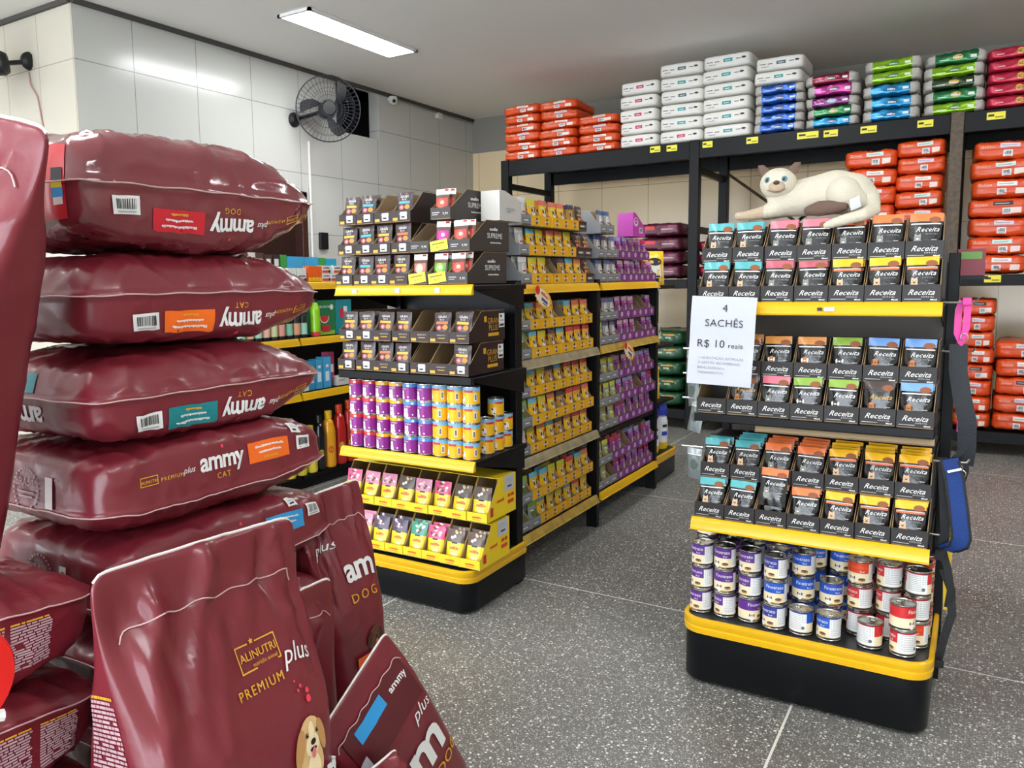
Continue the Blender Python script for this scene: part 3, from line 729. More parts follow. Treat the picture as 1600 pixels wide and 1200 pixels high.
def pouch_mesh(name, w, h, T, body, band, bz, deco, line=WHITE, nu=10, nv=10, rc=.10):
    """flat-bottomed foil pouch standing on its base, front to -y"""
    mb = MB()
    def t(u, v): return .0006+T*(1-abs(u)**3.2)*max(0., 1-v**4)**.8*(.25+.75*min(1., v*4+.25))*(1-.25*v)
    def X(u, v): return u*w/2*(1-(rc*max(0., v-.93)/.07)**2*.9-.02*math.sin(v*PI)-.03*(1-v)**2)
    wob = lambda u, v: .0012*math.sin(u*7+v*9)
    fr = lambda u, v: (X(u, v), -t(u, v)+wob(u, v)*(1-abs(u)), v*h)
    mf = lambda a, b: band if b > bz else body
    mb.sheet(lambda a, b: fr(a*2-1, b), nu, nv, mf)
    mb.sheet(lambda a, b: (X(1-2*a, b), t(1-2*a, b), b*h), nu, nv, mf)
    mb.sheet(lambda a, b: (X(a*2-1, 0), t(a*2-1, 0)*(2*b-1), 0), nu, 1, body)
    def F(l=0):
        def fn(a, b):
            v = max(0, min(.999, b/h)); u = max(-.97, min(.97, a/(w/2)))
            p = fr(u, v); return Vector((p[0], p[1]-.0006-.0004*l, p[2]))
        return fn
    if line: mb.rect(line, F(0), -w*.46, w*.46, bz*h-.0035, bz*h, 8, 1)
    deco(mb, F)
    return mb.mesh(name, angle=60)

# ---- pouches of the aisle display
FOIL = mat('#0f0e11', .2, coat=.5, bump=.25, bscale=45, name='black_foil')
def animal(mb, F, a, b, s, c1, c2, cat=True):
    mb.disc(c1, F(1), a, b-.012*s/.02, s*.9, s*1.1, 10); mb.disc(c1, F(1), a, b+s*.5, s*.75, s*.7, 10)
    if cat:
        for q in (-1, 1): mb.shape(c1, F(1), [(a+q*s*.7, b+s*.6), (a+q*s*.62, b+s*1.5), (a+q*s*.1, b+s*1.1)][::-q])
    else:
        for q in (-1, 1): mb.disc(c2, F(2), a+q*s*.7, b+s*.35, s*.25, s*.55, 8)
    mb.disc(c2, F(2), a, b+s*.25, s*.3, s*.2, 8)
    for q in (-1, 1): mb.disc(INK, F(3), a+q*s*.28, b+s*.62, s*.1, s*.1, 6)
def rec_deco(band2, a1, a2, cat, gold=False):
    def d(mb, F):
        if band2: mb.rect(band2, F(1), -.040, .040, .089, .095, 8, 1)
        mb.disc(mat('#8a4f2c', .6), F(1), .024, .107, .016, .010, 12)
        mb.text('Receita', GOLD if gold else WHITE, F(1), .021, bold=.003, shear=.5, res=1, at=(.006, .071))
        mb.text('ESPECIAL', GREY, F(1), .0055, sp=1.5, res=1, at=(.018, .062))
        animal(mb, F, -.02, .046, .013, a1, a2, cat)
        for k, y in enumerate((.045, .036, .027)): mb.rect(GREY, F(1), .018, .018+.014-.003*k, y, y+.0022)
    return d
CREAM = mat('#d8b593', .7, name='cream_fur_print'); TANF = mat('#c07a42', .7, name='tan_fur_print'); GRYF = mat('#8d8f88', .7, name='grey_fur_print'); WHF = mat('#e8e2d8', .7, name='white_fur_print'); BRN = mat('#5a3a28', .7, name='brown_print')
RK = {'teal': ('#4fa7ab', None, CREAM, BRN, 1), 'pink': ('#d77484', None, GRYF, WHF, 1), 'rose': ('#b8586a', None, GRYF, WHF, 1), 'orange': ('#e8763f', None, GRYF, WHF, 1), 'yellow': ('#f2b61f', '#e2683a', CREAM, BRN, 1),
      'apricot': ('#d99146', None, TANF, WHF, 0), 'green': ('#86a93c', None, INK, WHF, 0), 'blue': ('#6d9bd8', None, TANF, BRN, 0), 'cocoa': ('#3a2a24', None, TANF, BRN, 0)}
RNAME = {'teal': 'teal topped', 'pink': 'pink topped', 'rose': 'dusky rose topped', 'orange': 'orange topped', 'yellow': 'yellow topped', 'apricot': 'apricot topped', 'green': 'green topped', 'blue': 'blue topped', 'cocoa': 'all dark'}
RM = {k: pouch_mesh('pouch_'+k, .086, .128, .013, FOIL, mat(v[0], .32, coat=.3), .755, rec_deco(mat(v[1], .4) if v[1] else None, v[2], v[3], v[4], k == 'cocoa'), line=None if k == 'cocoa' else WHITE) for k, v in RK.items()}
def rec_lip(mb, y=-.0012):
    f = front_fn(y); mb.text('Receita', WHITE, f, .0235, bold=.002, shear=.5, res=2, at=(0, .022)); mb.text('ESPECIAL', WHITE, f, .0055, sp=1.5, res=1, at=(.017, .0145))
    mb.rect(GREY, f, -.044, .0, .0085, .0105); mb.bars(WHITE, f, .033, .006, .018, .004, 3)
def rlip(): m = MB(); rec_lip(m); return m.mesh('front_print', smooth=False)
RTRAY = tray_mesh('pouch_carton', .0995, .20, .128, .053, CARD, KRAFT); RTRAY2 = tray_mesh('pouch_carton_roofed', .0995, .26, .128, .053, CARD, KRAFT, roof=.5, top_in=.5); RLIP = rlip()
WHERE = {'a': 'top shelf back step', 'b': 'top shelf front step', 'c': 'tan shelf back step', 'd': 'tan shelf front step', 'e': 'low shelf back step', 'f': 'low shelf front step'}
def carton_row(key, z, y0, cols, mesh, counts, dx=.1022, tilt=-.10):
    x0 = IX0+.053
    for i, c in enumerate(cols):
        x = x0+i*dx; n = counts[i]; yy = y0+rnd(-.004, .004); rz = rnd(-.02, .02)
        at = '%s box from sign side, %s' % (NTH[i], WHERE[key])
        o = link('pouch_carton', mesh, None, (x, yy, z), (0, 0, rz))
        tag(o, 'dark printed pouch carton, %s' % at if c != 'empty' else 'emptied dark pouch carton, %s' % at, 'display carton', 'pouch cartons on the aisle display')
        link('front_print', RLIP, o)
        if c == 'empty': continue
        for j in range(n):
            cc = c if isinstance(c, str) else c[min(j, len(c)-1)]
            up = .06 if (key, i, j) == ('f', 2, 0) else (.004+.002*j if key not in 'ef' else .003+.004*j)
            p = link('food_pouch', RM[cc], None, (x+rnd(-.0015, .0015), yy+.021+j*.031+(-.004 if up > .05 else 0), z+.003+up+rnd(0, .003)), (tilt+rnd(-.02, .015)-.004*j, rnd(-.03, .03), rz+rnd(-.03, .03)))
            tag(p, '%s black pouch %s, %s' % (RNAME[cc], ('in front', 'second deep', 'third deep', 'fourth deep')[j]+',', at), 'food pouch', 'pouches on the aisle display')
T_, P_, R_, O_, Y_, A_, G_, B_ = 'teal', 'pink', 'rose', 'orange', 'yellow', 'apricot', 'green', 'blue'
carton_row('b', 1.366, 2.806, [T_, T_, R_, R_, Y_, Y_, Y_], RTRAY, [2, 2, 2, 2, 2, 2, 2])
carton_row('a', 1.497, 2.845, [T_, T_, P_, P_, O_, O_, O_], RTRAY, [2, 2, 2, 2, 2, 2, 2])
carton_row('d', .983, 2.806, ['empty', 'cocoa', P_, G_, G_, 'cocoa', B_], RTRAY, [0, 2, 2, 2, 2, 2, 2])
carton_row('c', 1.114, 2.845, [A_, A_, A_, A_, G_, B_, B_], RTRAY, [2, 2, 1, 1, 1, 1, 1], tilt=-.12)
carton_row('f', .611, 2.806, [T_, T_, O_, O_, Y_, Y_, Y_], RTRAY2, [2, 2, 3, 3, 3, 3, 3], tilt=-.22)
carton_row('e', .742, 2.875, [T_, T_, O_, O_, Y_, Y_, Y_], RTRAY2, [2, 4, 4, 4, 4, 4, 4], tilt=-.22)

# ---- cans
def can_mesh(name, R, H, bands, panel=None, deco=None, n=26):
    """bands: [(z0, z1, material)]; panel: (angle0, angle1, z0, z1) white label block; printed front faces -y"""
    mb = MB()
    mb.lathe([(0, .002), (R*.93, .002), (R*.95, 0), (R, .0015), (R, .004), (R*.965, .0055)], STEEL, n)
    for z0, z1, m in bands: mb.lathe([(R*.965, z0), (R*.965, z1)], m, n)
    mb.lathe([(R*.965, H-.0055), (R, H-.004), (R, H-.001), (R*.965, H)], STEEL, n)
    def F(l=0): return lambda a, b: Vector((R*(.972+.004*l)*math.sin(a/R), -R*(.972+.004*l)*math.cos(a/R), b))
    if panel:
        a0, a1, z0, z1 = panel
        mb.rect(WHITE, F(0), a0*R, a1*R, z0, z1, 8, 1)
        for k in range(9):
            y = z1-.006-k*(z1-z0-.008)/9
            mb.rect(GREY, F(1), a0*R+.004, a1*R-.004-(.012 if k > 4 else 0), y, y+.0022, 6, 1)
        mb.disc(mat('#5d6a63', .5), F(1), a1*R-.012, z0+.014, .006, .006, 10)
    if deco: deco(mb, F)
    return mb.mesh(name, angle=35)
def lid_mesh(R, H):
    mb = MB(); mb.lathe([(R*.965, H), (R*.93, H-.001), (R*.90, H-.004), (R*.8, H-.0035), (R*.76, H-.0042), (0, H-.0042)], STEEL, 24)
    return mb.mesh('lid', angle=35)
def ring_mesh(R, H):
    mb = MB(); mb.tube([(R*.28*math.cos(a*PI/5), -R*.42+R*.22*math.sin(a*PI/5), H-.0025) for a in range(10)], .0011, STEEL, 5, closed=True); mb.box(-.004, .004, -R*.75, -R*.6, H-.004, H-.002, STEEL)
    return mb.mesh('pull_ring', angle=35)
CR, CH = .0385, .0865
def fino(c, dark):
    def d(mb, F):
        mb.text('Finotrato', WHITE if not dark else ORG, F(1), .0165, bold=.006, res=2, cut=.006, at=(.0, .060)); mb.text('Beef', WHITE, F(1), .008, bold=.01, res=1, at=(.014, .0485))
        mb.disc(BRN, F(1), .014, .024, .0115, .0048, 12); mb.disc(mat('#caa06a', .6), F(1), .014, .0195, .0125, .0035, 12)
        animal(mb, F, -.017, .024, .010, WHF, BRN, False); mb.rect(GOLD, F(1), -.012, .018, .0085, .0105, 5, 1)
    cr = mat('#e9d9b4', .5, name='cream_label')
    return can_mesh('can', CR, CH, [(.0055, .012, INK), (.012, .044, cr), (.044, .079, c), (.079, CH-.0055, INK)], (.95, 2.75, .014, .076), d)
CANV = {'purple': (fino(mat('#5b2a86', .35), 0), 'purple label'), 'violet': (fino(mat('#32388f', .35), 0), 'violet-blue label'), 'blue': (fino(mat('#2152b8', .35), 0), 'blue label'), 'red': (fino(mat('#c92a2f', .35), 0), 'red label'), 'orange': (fino(mat('#d8431f', .35), 1), 'orange-red label')}
LID, RING = lid_mesh(CR, CH), ring_mesh(CR, CH)
LEVEL = ('on the base', 'second from base', 'third from base', 'fourth from base')
def can_stack(i, row, x, y, z, seq, rots, who):
    for k, c in enumerate(seq):
        o = link('food_can', CANV[c][0], None, (x+rnd(-.003, .003), y+rnd(-.003, .003), z+k*CH), (0, 0, rots[k] if k < len(rots) else rnd(-.6, .6)))
        tag(o, '%s can %s, %s' % (CANV[c][1], LEVEL[k], who), 'can', 'food cans on the display base')
        l = link('lid', LID, o); link('pull_ring', RING, l, None, (0, 0, rnd(0, 6)))
BZ = .2395
xs = [-.793, -.711, -.626, -.535, -.452, -.366]
front = [('purple',)*3, ('purple', 'purple', 'purple'), ('purple', 'purple', 'purple'), ('violet', 'blue', 'violet'), ('blue',), ('blue',)]
rt = [(-.55, -.55, -.5), (-.9, .15, -.1), (.9, -.7, -.35), (-.5, .1, -.55), (-2.1,), (-.75,)]
for i, x in enumerate(xs):
    can_stack(i, 0, x, 2.868+(.02 if i < 3 else .0), BZ, front[i], rt[i], '%s column from puppy bag, front row' % NTH[i])
for i, (x, n) in enumerate([(-.80, 4), (-.715, 3), (-.63, 3), (-.545, 3), (-.46, 3), (-.37, 2)]):
    c = ['purple', 'purple', 'violet', 'violet', 'blue', 'blue'][i]
    can_stack(i, 1, x, 2.972 if i < 3 else 2.955, BZ, (c,)*n, [.5, .3, rnd(-.5, .5), .9], '%s column from puppy bag, second row' % NTH[i])
for i, (x, n) in enumerate([(-.79, 4), (-.70, 3), (-.61, 4), (-.53, 4), (-.44, 4), (-.355, 4)]):
    can_stack(i, 2, x, 3.06, BZ, (['purple', 'purple', 'violet', 'violet', 'blue', 'blue'][i],)*n, [1.2, 1.4, .2, .1], '%s column from puppy bag, third row' % NTH[i])
reds = [(-.285, 2.965, ('red', 'red', 'orange'), (-1.9, -.9, -.1), 'first'), (-.243, 2.872, ('red',), (-2.3,), 'second'), (-.198, 2.975, ('red', 'red', 'red'), (-1.2, -1.4, -1.3), 'third'),
        (-.147, 2.862, ('red', 'red'), (-1.3, 1.3), 'fourth'), (-.115, 2.955, ('orange', 'red', 'red'), (-.2, -.9, -2.0), 'fifth'), (-.285, 3.06, ('orange',)*4, (0, 0, -.3, .1), 'sixth'),
        (-.20, 3.07, ('orange',)*4, (0, 0, -.5, -.2), 'seventh'), (-.115, 3.045, ('red', 'red', 'orange'), (1.2, 1.2, .8), 'eighth'), (-.11, 3.13, ('red', 'red', 'red'), (1.2, 1.2, .9), 'ninth'), (-.195, 3.16, ('red', 'red', 'red'), (0, 0, .9), 'tenth'), (-.28, 3.15, ('red', 'red', 'red', 'red'), (0, 0, .9), 'eleventh')]
for x, y, seq, r, nm in reds: can_stack(0, 3, x, y, BZ, seq, r, '%s stack of the red group' % nm)

# ---- paper sign hung on the rail
t = MB(); W2, H2 = .105, .148
def sg(l=0):
    def fn(a, b):
        return Vector((a, -.0022*l-.012*math.cos((b+.05)*9)*abs(b/H2)-.006*(a/W2)**2, b))
    return fn
t.sheet(lambda a, b: sg()(-W2+2*W2*a, -H2+2*H2*b), 10, 14, PAPER)
t.sheet(lambda a, b: sg(-.6)(W2-2*W2*a, -H2+2*H2*b), 10, 14, PAPER)
for s, sz, x, y, bd in (('4', .034, .005, .098, .004), ('SACHÊS', .034, .005, .048, .002), ('R$ 10', .036, -.034, -.022, .004), ('reais', .024, .046, -.022, .003)):
    t.text(s, INK, sg(1), sz, bold=bd, res=3, cut=.02, sp=1.06, at=(x, y))
lg = mat('#85878f', .7, name='faint_ink')
for k, s in enumerate(('+ HIDRATAÇÃO, ESTIMULAR', 'O APETITE, RECOMPENSAS', 'BRINCADEIRAS e', 'TREINAMENTOS.')):
    w = text2d(s)[2]*.0115; t.text(s, lg, sg(1), .0115, res=2, at=(-.072+w/2, -.062-k*.0165))
o = t.obj('paper_sign'); o.location = (-.706, 2.752, 1.238); o.rotation_euler = (-.02, .035, .02)
tag(o, 'white paper price sign taped to the aisle display rail', 'sign')

# ------------------------------------------------------------------ sachets on the long side and treats on its end display
def pk_deco(kind, c1, c2):
    def d(mb, F):
        h = .128
        if kind == 'y':                               # yellow dog sachets
            mb.rect(mat(c2, .4), F(1), -.036, .002, .084, .094, 3, 1); mb.bars(WHITE, F(2), -.016, .086, .028, .006, 5)
            mb.disc(WHF, F(1), .002, .064, .017, .019, 10); mb.disc(BRN, F(2), -.010, .072, .007, .010, 8, .3); mb.disc(BRN, F(2), .015, .072, .007, .010, 8, -.3)
            mb.disc(INK, F(3), .003, .062, .005, .004, 6); mb.disc(mat('#b6481e', .6), F(1), .028, .086, .011, .008, 8)
        elif kind == 'p':                             # purple cat sachets
            mb.rect(mat(c2, .4), F(1), -.040, .040, .088, .098, 5, 1); mb.text('whiskas', WHITE, F(2), .012, bold=.01, res=1, at=(0, .090), maxw=.07)
            animal(mb, F, .0, .062, .014, mat('#b9b3ad', .6), WHF, True)
        elif kind == 'g':                             # silver sachets
            mb.disc(mat('#dcdad6', .5), F(1), .0, .072, .026, .028, 10); mb.rect(mat(c2, .4), F(2), -.012, .022, .056, .064, 3, 1); mb.disc(mat('#c98a5a', .6), F(2), .01, .08, .012, .012, 8)
        elif kind == 'w':                             # silver-green sachets
            mb.disc(mat(c2, .5), F(1), .0, .066, .030, .022, 10); mb.disc(mat('#a84a2c', .6), F(2), .012, .062, .010, .009, 8); mb.rect(WHITE, F(2), -.03, .0, .078, .086, 3, 1)
        elif kind == 'b':                             # brown treat bags
            mb.text('GRAN', WHITE, F(1), .016, bold=.004, res=1, at=(0, .100)); mb.text('PLUS', WHITE, F(1), .011, bold=.004, res=1, at=(0, .089))
            mb.rect(mat(c1, .4), F(1), -.03, .03, .074, .085, 5, 1); mb.disc(mat('#d8606a', .6), F(1), -.012, .058, .014, .011, 10); mb.disc(mat(c2, .6), F(1), .018, .060, .013, .011, 10); mb.disc(mat('#e9b7a6', .6), F(2), -.012, .058, .006, .005, 8)
        elif kind == 's':                             # white-topped meat sticks
            mb.rect(mat(c1, .4), F(1), -.03, .03, .05, .085, 5, 3); mb.disc(mat(c2, .5), F(2), .0, .062, .020, .022, 10); mb.disc(WHF, F(3), .005, .066, .009, .008, 8); mb.rect(mat('#7a2f22', .6), F(1), -.03, .03, .02, .035, 5, 1); mb.rect(mat('#b0203a', .4), F(1), .012, .03, .115, .123, 2, 1)
        elif kind == 't':                             # yellow treat bags
            rg = random.Random(len(c2)+int(c2[1:], 16) % 97)
            for q in range(9): mb.disc(mat(('#f3e9e4', c2, '#6a4a44')[q % 3], .5), F(1+q % 3), rg.uniform(-.03, .03), rg.uniform(.098, .140), rg.uniform(.006, .012), rg.uniform(.004, .008), 8, rg.uniform(0, 3))
            mb.rect(INK, F(1), -.014, .014, .082, .088, 2, 1); mb.bars(mat('#d8652a', .5), F(1), 0, .056, .046, .014, 7); mb.disc(mat('#f4e9b0', .5), F(1), .006, .034, .018, .010, 9)
    return d
def pk(name, body, band, kind, c1='#ffffff', c2='#c92a2f', w=.088, h=.128, bz=.76, rough=.3, T=.011, line=None):
    return pouch_mesh(name, w, h, T, mat(body, rough, coat=.2), mat(band, .32, coat=.2), bz, pk_deco(kind, c1, c2), line=line)
SK = {'yb': (pk('sachet_yb', '#f2b911', '#5fb2cf', 'y', c2='#7fae2a'), 'yellow dog sachet, sky blue top'), 'ys': (pk('sachet_ys', '#f2b911', '#d9705a', 'y', c2='#c6d23a'), 'yellow dog sachet, salmon top'),
      'yg': (pk('sachet_yg', '#f2b911', '#c9c23a', 'y', c2='#8fb02a'), 'yellow dog sachet, lime top'), 'yr': (pk('sachet_yr', '#f2b911', '#cf3b44', 'y', c2='#b8432a'), 'yellow dog sachet, red top'),
      'yk': (pk('sachet_yk', '#c58a1e', '#3c3a52', 'y', c2='#5b7a2a'), 'golden dog sachet, dark top'),
      'pp': (pk('sachet_pp', '#7e2a84', '#8f8fc0', 'p', c2='#a62f8f'), 'purple cat sachet, grey top'), 'pr': (pk('sachet_pr', '#7e2a84', '#b3304f', 'p', c2='#a62f8f'), 'purple cat sachet, crimson top'),
      'pk': (pk('sachet_pk', '#7e2a84', '#c9a0c0', 'p', c2='#c03a95'), 'purple cat sachet, pale pink top'),
      'gs': (pk('sachet_gs', '#9a9da0', '#4b5f8f', 'g', c2='#3a4a8f'), 'silver pet sachet, navy top'), 'gl': (pk('sachet_gl', '#b3b6b8', '#d9dcde', 'g', c2='#b83a3a'), 'pale silver pet-food sachet'),
      'wg': (pk('sachet_wg', '#8f9385', '#c2c445', 'w', c2='#b8bd5a'), 'silver pet sachet, lime top'), 'wn': (pk('sachet_wn', '#8f9391', '#7fae3a', 'w', c2='#4f7a2c'), 'silver pet sachet, green top'),
      'bd': (pk('sachet_bd', '#3a2a26', '#54403a', 'b', c1='#c9963a', c2='#d98a3a'), 'dark brown pet-food sachet')}
def rosette(mb):
    f = front_fn(-.0012); mb.shape(INK, f, [(0, .006), (.014, .026), (0, .046), (-.014, .026)]); g = front_fn(-.0018)
    mb.rect(WHITE, g, -.022, .022, .0215, .0305); mb.rect(mat('#c92a2f', .4), front_fn(-.0022), -.016, .016, .0245, .0275)
def pouchmark(mb):
    f = front_fn(-.0012); g = front_fn(-.0018); mb.disc(WHITE, f, 0, .028, .019, .015, 12); mb.disc(mat('#7e2a84', .4), g, 0, .028, .013, .009, 10); mb.rect(WHITE, front_fn(-.0024), -.010, .010, .025, .031)
def greylines(mb):
    f = front_fn(-.0012); mb.rect(mat('#6f7275', .5), f, -.038, .038, .018, .034); mb.rect(WHITE, front_fn(-.0018), -.03, .02, .022, .029); mb.rect(mat('#4d5053', .5), f, -.044, .044, .002, .009)
GW = .1085
STY = {'y': ('#f0b20e', rosette, 'yellow'), 'p': ('#84308a', pouchmark, 'purple'), 'g': ('#8d9093', greylines, 'grey'), 'b': ('#3b2a25', greylines, 'brown')}
STR = {k: tray_mesh('sachet_carton_'+k, GW-.003, .17, .132, .052, mat(v[0], .5), KRAFT) for k, v in STY.items()}
def dmesh(fn, name='front_print'): m = MB(); fn(m); return m.mesh(name, smooth=False)
STL = {k: dmesh(v[1]) for k, v in STY.items()}
ROWN = ['top shelf upper tier', 'top shelf middle tier', 'top shelf lower tier', 'second shelf upper tier', 'second shelf lower tier', 'third shelf upper tier', 'third shelf middle tier', 'third shelf lower tier', 'bottom shelf upper tier', 'bottom shelf lower tier']
ROWZ = [1.71, 1.57, 1.431, 1.206, 1.067, .875, .731, .586, .352, .202]
# per tier: (carton kind, sachet kind or '' for an emptied carton), from the end display towards the far end
BAY1 = ['g.gl y.yg y.ys y.ys y.ys y.yk b.bd', 'g.gl y.yb y.yg y.ys y.ys y.yg b.bd b.bd', 'g.gl y.yg y.yg y. y.yk y.yb y.ys b.bd', 'g.wg y.yb y.ys y.ys y. y.yb y.ys y.ys', 'g.wn y.yb y.yg y.yk y.yb y.yr y.yr y.yr',
        'g.gl y.yb y.yg y.yk y.yb y.yr y.yr y.yr', 'g.wn y.yb y.yg y.ys y.yk y.yr y.yr y.ys', 'g.gl y.yg y.ys y.yb y.yk y.ys y.yr y.ys', 'g.wn y.yb y.yb y.yg y.yg y.yr y.yb y.ys', 'g.wn g.wn y.yb y.yg y.yg y.yb y.yr y.yg']
BAY2 = ['g.gs g.gs', 'g.gs g.gs g.gs p.pp p.pp p.pk p.pk p.pr', 'g.gs g.gs g.gs p.pk p.pk p.pp p.pp p.pr p.pk', 'g.gs g.gs g.gs p.pk p.pk p.pk p. p. p.pk', 'g.wg g.gs g.gs p.pk p.pk p.pk p. p.pk p.pp',
        'g.wg g.wg g.wg p.pk p.pk p.pp p.pp p.pp p.pp', 'g.wg g.wg g.wg p.pp p.pp p.pp p. p.pp p.pr', 'g.wg g.wg g.wg p.pr p.pr p.pp p.pp p.pk p.pp', 'g.wg g.wg p.pr p.pr p. p.pp p.pp p.pr p.pp', 'g.wg g.wg g. p.pr p.pr p.pp p.pp p.pr p.pr']
KN = {'y': 'dog_food_sachet', 'p': 'cat_food_sachet', 'g': 'silver_food_sachet', 'w': 'silver_food_sachet', 'b': 'brown_food_sachet'}
for r in range(10):
    for bay, (rows, y0) in enumerate(((BAY1, 3.47), (BAY2, 4.42))):
        for i, cell in enumerate(rows[r].split()):
            t, k = cell.split('.')
            dz = -.03 if (bay == 1 and r in (5, 6, 7)) else 0
            y = y0+i*GW+rnd(-.002, .002)+(.12 if (bay == 0 and r == 0 and i > 9) else 0); x = GX+.004-(.0, .012, .0)[(r % 2)]-rnd(0, .006)
            rz = PI/2+rnd(-.012, .012)
            pos = '%s carton %s, %s' % (NTH[i], 'of near bay' if bay == 0 else 'of far bay', ROWN[r])
            o = link('sachet_carton', STR[t], None, (x, y, ROWZ[r]+dz), (0, 0, rz))
            tag(o, '%s%s sachet carton, %s' % ('' if k else 'emptied ', STY[t][2], pos), 'display carton', 'sachet cartons along the long side')
            link('front_print', STL[t], o)
            if not k: continue
            for j in range(2 if (i+r) % 3 else 1):
                p = link(KN[k[0]], SK[k][0], None, (x-.022-j*.03, y+rnd(-.002, .002), ROWZ[r]+dz+.004+rnd(0, .003)+j*.003), (rnd(-.13, -.05), rnd(-.03, .03), rz+rnd(-.035, .035)))
                tag(p, '%s%s, %s' % (SK[k][1], '' if j == 0 else ' behind', pos.replace(' carton', '')), 'sachet', {'dog_food_sachet': 'yellow dog sachets on the long side', 'cat_food_sachet': 'purple cat sachets on the long side'}.get(KN[k[0]], 'other sachets on the long side'))
# the big pink carton turned sideways on the top tier
m = MB(); PK_ = mat('#c23fae', .45, name='pink_card'); m.prism([(-.02, 0), (.20, 0), (.20, .06), (.02, .145), (-.02, .145)], -.10, .0, PK_)
g = lambda a, b: Vector((.0008, a, b)); m.disc(WHITE, g, .03, .09, .042, .028, 14); m.disc(PK_, lambda a, b: Vector((.0014, a, b)), .03, .094, .030, .018, 12); m.text('whiskas', WHITE, lambda a, b: Vector((.002, a, b)), .022, bold=.01, res=1, at=(.03, .088), maxw=.058); m.barcode(g, .12, .04, .06, .035, 2, 1, lambda a, b: Vector((.0014, a, b)))
o = m.obj('pink_carton', smooth=False); o.location = (GX+.01, 4.885, 1.711); tag(o, 'bright pink carton seen from its side on the topmost tier', 'display carton')
# burst price cards and loose cable ties
FL = mat('#f7e7c0', .5, name='burst_card'); FLY = mat('#f0b51c', .5, name='burst_card_edge'); FLR = mat('#d6322c', .5, name='burst_card_red')
for i, (y, z, lab) in enumerate([(3.56, 1.362, 'burst-shaped price card hanging from the top rail'), (4.735, 1.005, 'burst-shaped price card hanging from the second rail')]):
    m = MB(); P = []
    for k in range(36):
        a = 2*PI*k/36; s = 1 if k % 2 else (.78 if math.sin(a) < .3 else .97); P.append((.105*s*math.cos(a), .05*s*math.sin(a)))
    c, q = math.cos(-.42), math.sin(-.42)
    f = lambda l: (lambda a, b: Vector((.0012*l, a*c-b*q, a*q+b*c)))
    m.shape(FLY, f(0), P); m.shape(FLY, f(-.8), P[::-1]); m.disc(FL, f(1), -.01, 0, .085, .038, 20); m.disc(FLR, f(2), -.075, .012, .024, .022, 14); m.bars(FLR, f(2), .005, .010, .08, .016, 8); m.rect(mat('#3a4a9f', .5), f(2), -.02, .05, -.016, -.002); m.rect(INK, f(2), .0, .05, -.026, -.021)
    o = m.obj('price_card', smooth=False); o.location = (GX+.042, y, z); tag(o, lab, 'price card', 'burst price cards')
m = MB(); m.tube([(0, 0, 0), (.01, .02, -.05), (.012, .06, -.09), (.01, .08, -.13)], .0022, WHITE, 5); o = m.obj('cable_tie'); o.location = (GX+.012, 5.30, 1.43); tag(o, 'white plastic cable tie dangling at the top far corner of the run', 'cable tie', 'cable ties')
m = MB(); m.tube([(0, .0, 0), (.012, .03, -.06), (.01, .005, -.11)], .0022, WHITE, 5); o = m.obj('cable_tie'); o.location = (GX+.012, 5.345, 1.15); tag(o, 'white plastic cable tie dangling lower on the far upright', 'cable tie', 'cable ties')

# ---- end display, brown treat cartons
BRC = mat('#2c1d1b', .5, name='brown_treat_card'); GRC = mat('#3a3431', .5, name='taupe_treat_card'); TW = .1025
def brown_lip(lab):
    def d(mb):
        f = front_fn(-.0012); mb.text('GRAN PLUS', mat('#c9b79a', .5), f, .009, res=1, at=(.012, .030)); mb.rect(GOLD, f, -.044, -.018, .006, .018); mb.rect(GOLD, f, -.005, .03, .019, .022)
        if lab == 'w':
            g = front_fn(-.0018); mb.rect(WHITE, g, -.004, .032, .010, .042); mb.rect(GREY, front_fn(-.0023), .002, .026, .03, .034); mb.rect(INK, front_fn(-.0023), .002, .022, .016, .023)
    return d
def sup_lip(lab):
    def d(mb):
        f = front_fn(-.0012); mb.text('9,90', WHITE, f, .016, bold=.004, res=1, at=(.026, .018)); mb.rect(GREY, f, -.042, -.004, .026, .030); mb.rect(GREY, f, -.042, -.012, .018, .021)
        if lab == 'y':
            g = lambda a, b: Vector((a*.98-b*.14, -.003, .026+a*.14+b)); mb.rect(TAGY, g, -.045, .045, -.02, .022); mb.rect(mat('#7a7420', .6), lambda a, b: g(a, b)+Vector((0, -.0006, 0)), -.035, .03, .006, .011); mb.text('8,90', INK, lambda a, b: g(a, b)+Vector((0, -.0006, 0)), .016, res=1, at=(.0, -.012))
    return d
def side_print(kind, d, hb):
    mb = MB(); x = TW/2; g = lambda a, b: Vector((x+.0012, a, b)); h = lambda a, b: Vector((x+.002, a, b))
    if kind == 'gran':
        mb.text('GRAN', GOLD, g, .036, res=2, at=(d*.66, .076)); mb.text('PLUS', GOLD, g, .036, res=2, at=(d*.66, .046)); mb.rect(GOLD, g, d*.66-.045, d*.66+.045, .022, .036); mb.rect(GOLD, g, d*.40, d*.47, .085, .11)
        mb.rect(WHITE, g, d*.82, d*.98, .056, .118); mb.rect(INK, h, d*.84, d*.96, .062, .072); mb.rect(INK, h, d*.85, d*.9, .1, .112); mb.rect(GREY, h, d*.84, d*.96, .084, .09)
    else:
        mb.bars(WHITE, g, d*.6, .088, .07, .014, 6); mb.text('SUPREME', WHITE, g, .032, bold=.002, res=2, at=(d*.62, .056), maxw=.13); mb.bars(WHITE, g, d*.64, .034, .09, .007, 12)
    return mb.mesh('side_print', smooth=False)
BT = tray_mesh('treat_carton_brown', TW-.002, .30, .132, .048, BRC, KRAFT, top_in=.34); ST = tray_mesh('treat_carton_taupe', TW-.002, .33, .132, .048, GRC, KRAFT, top_in=.42)
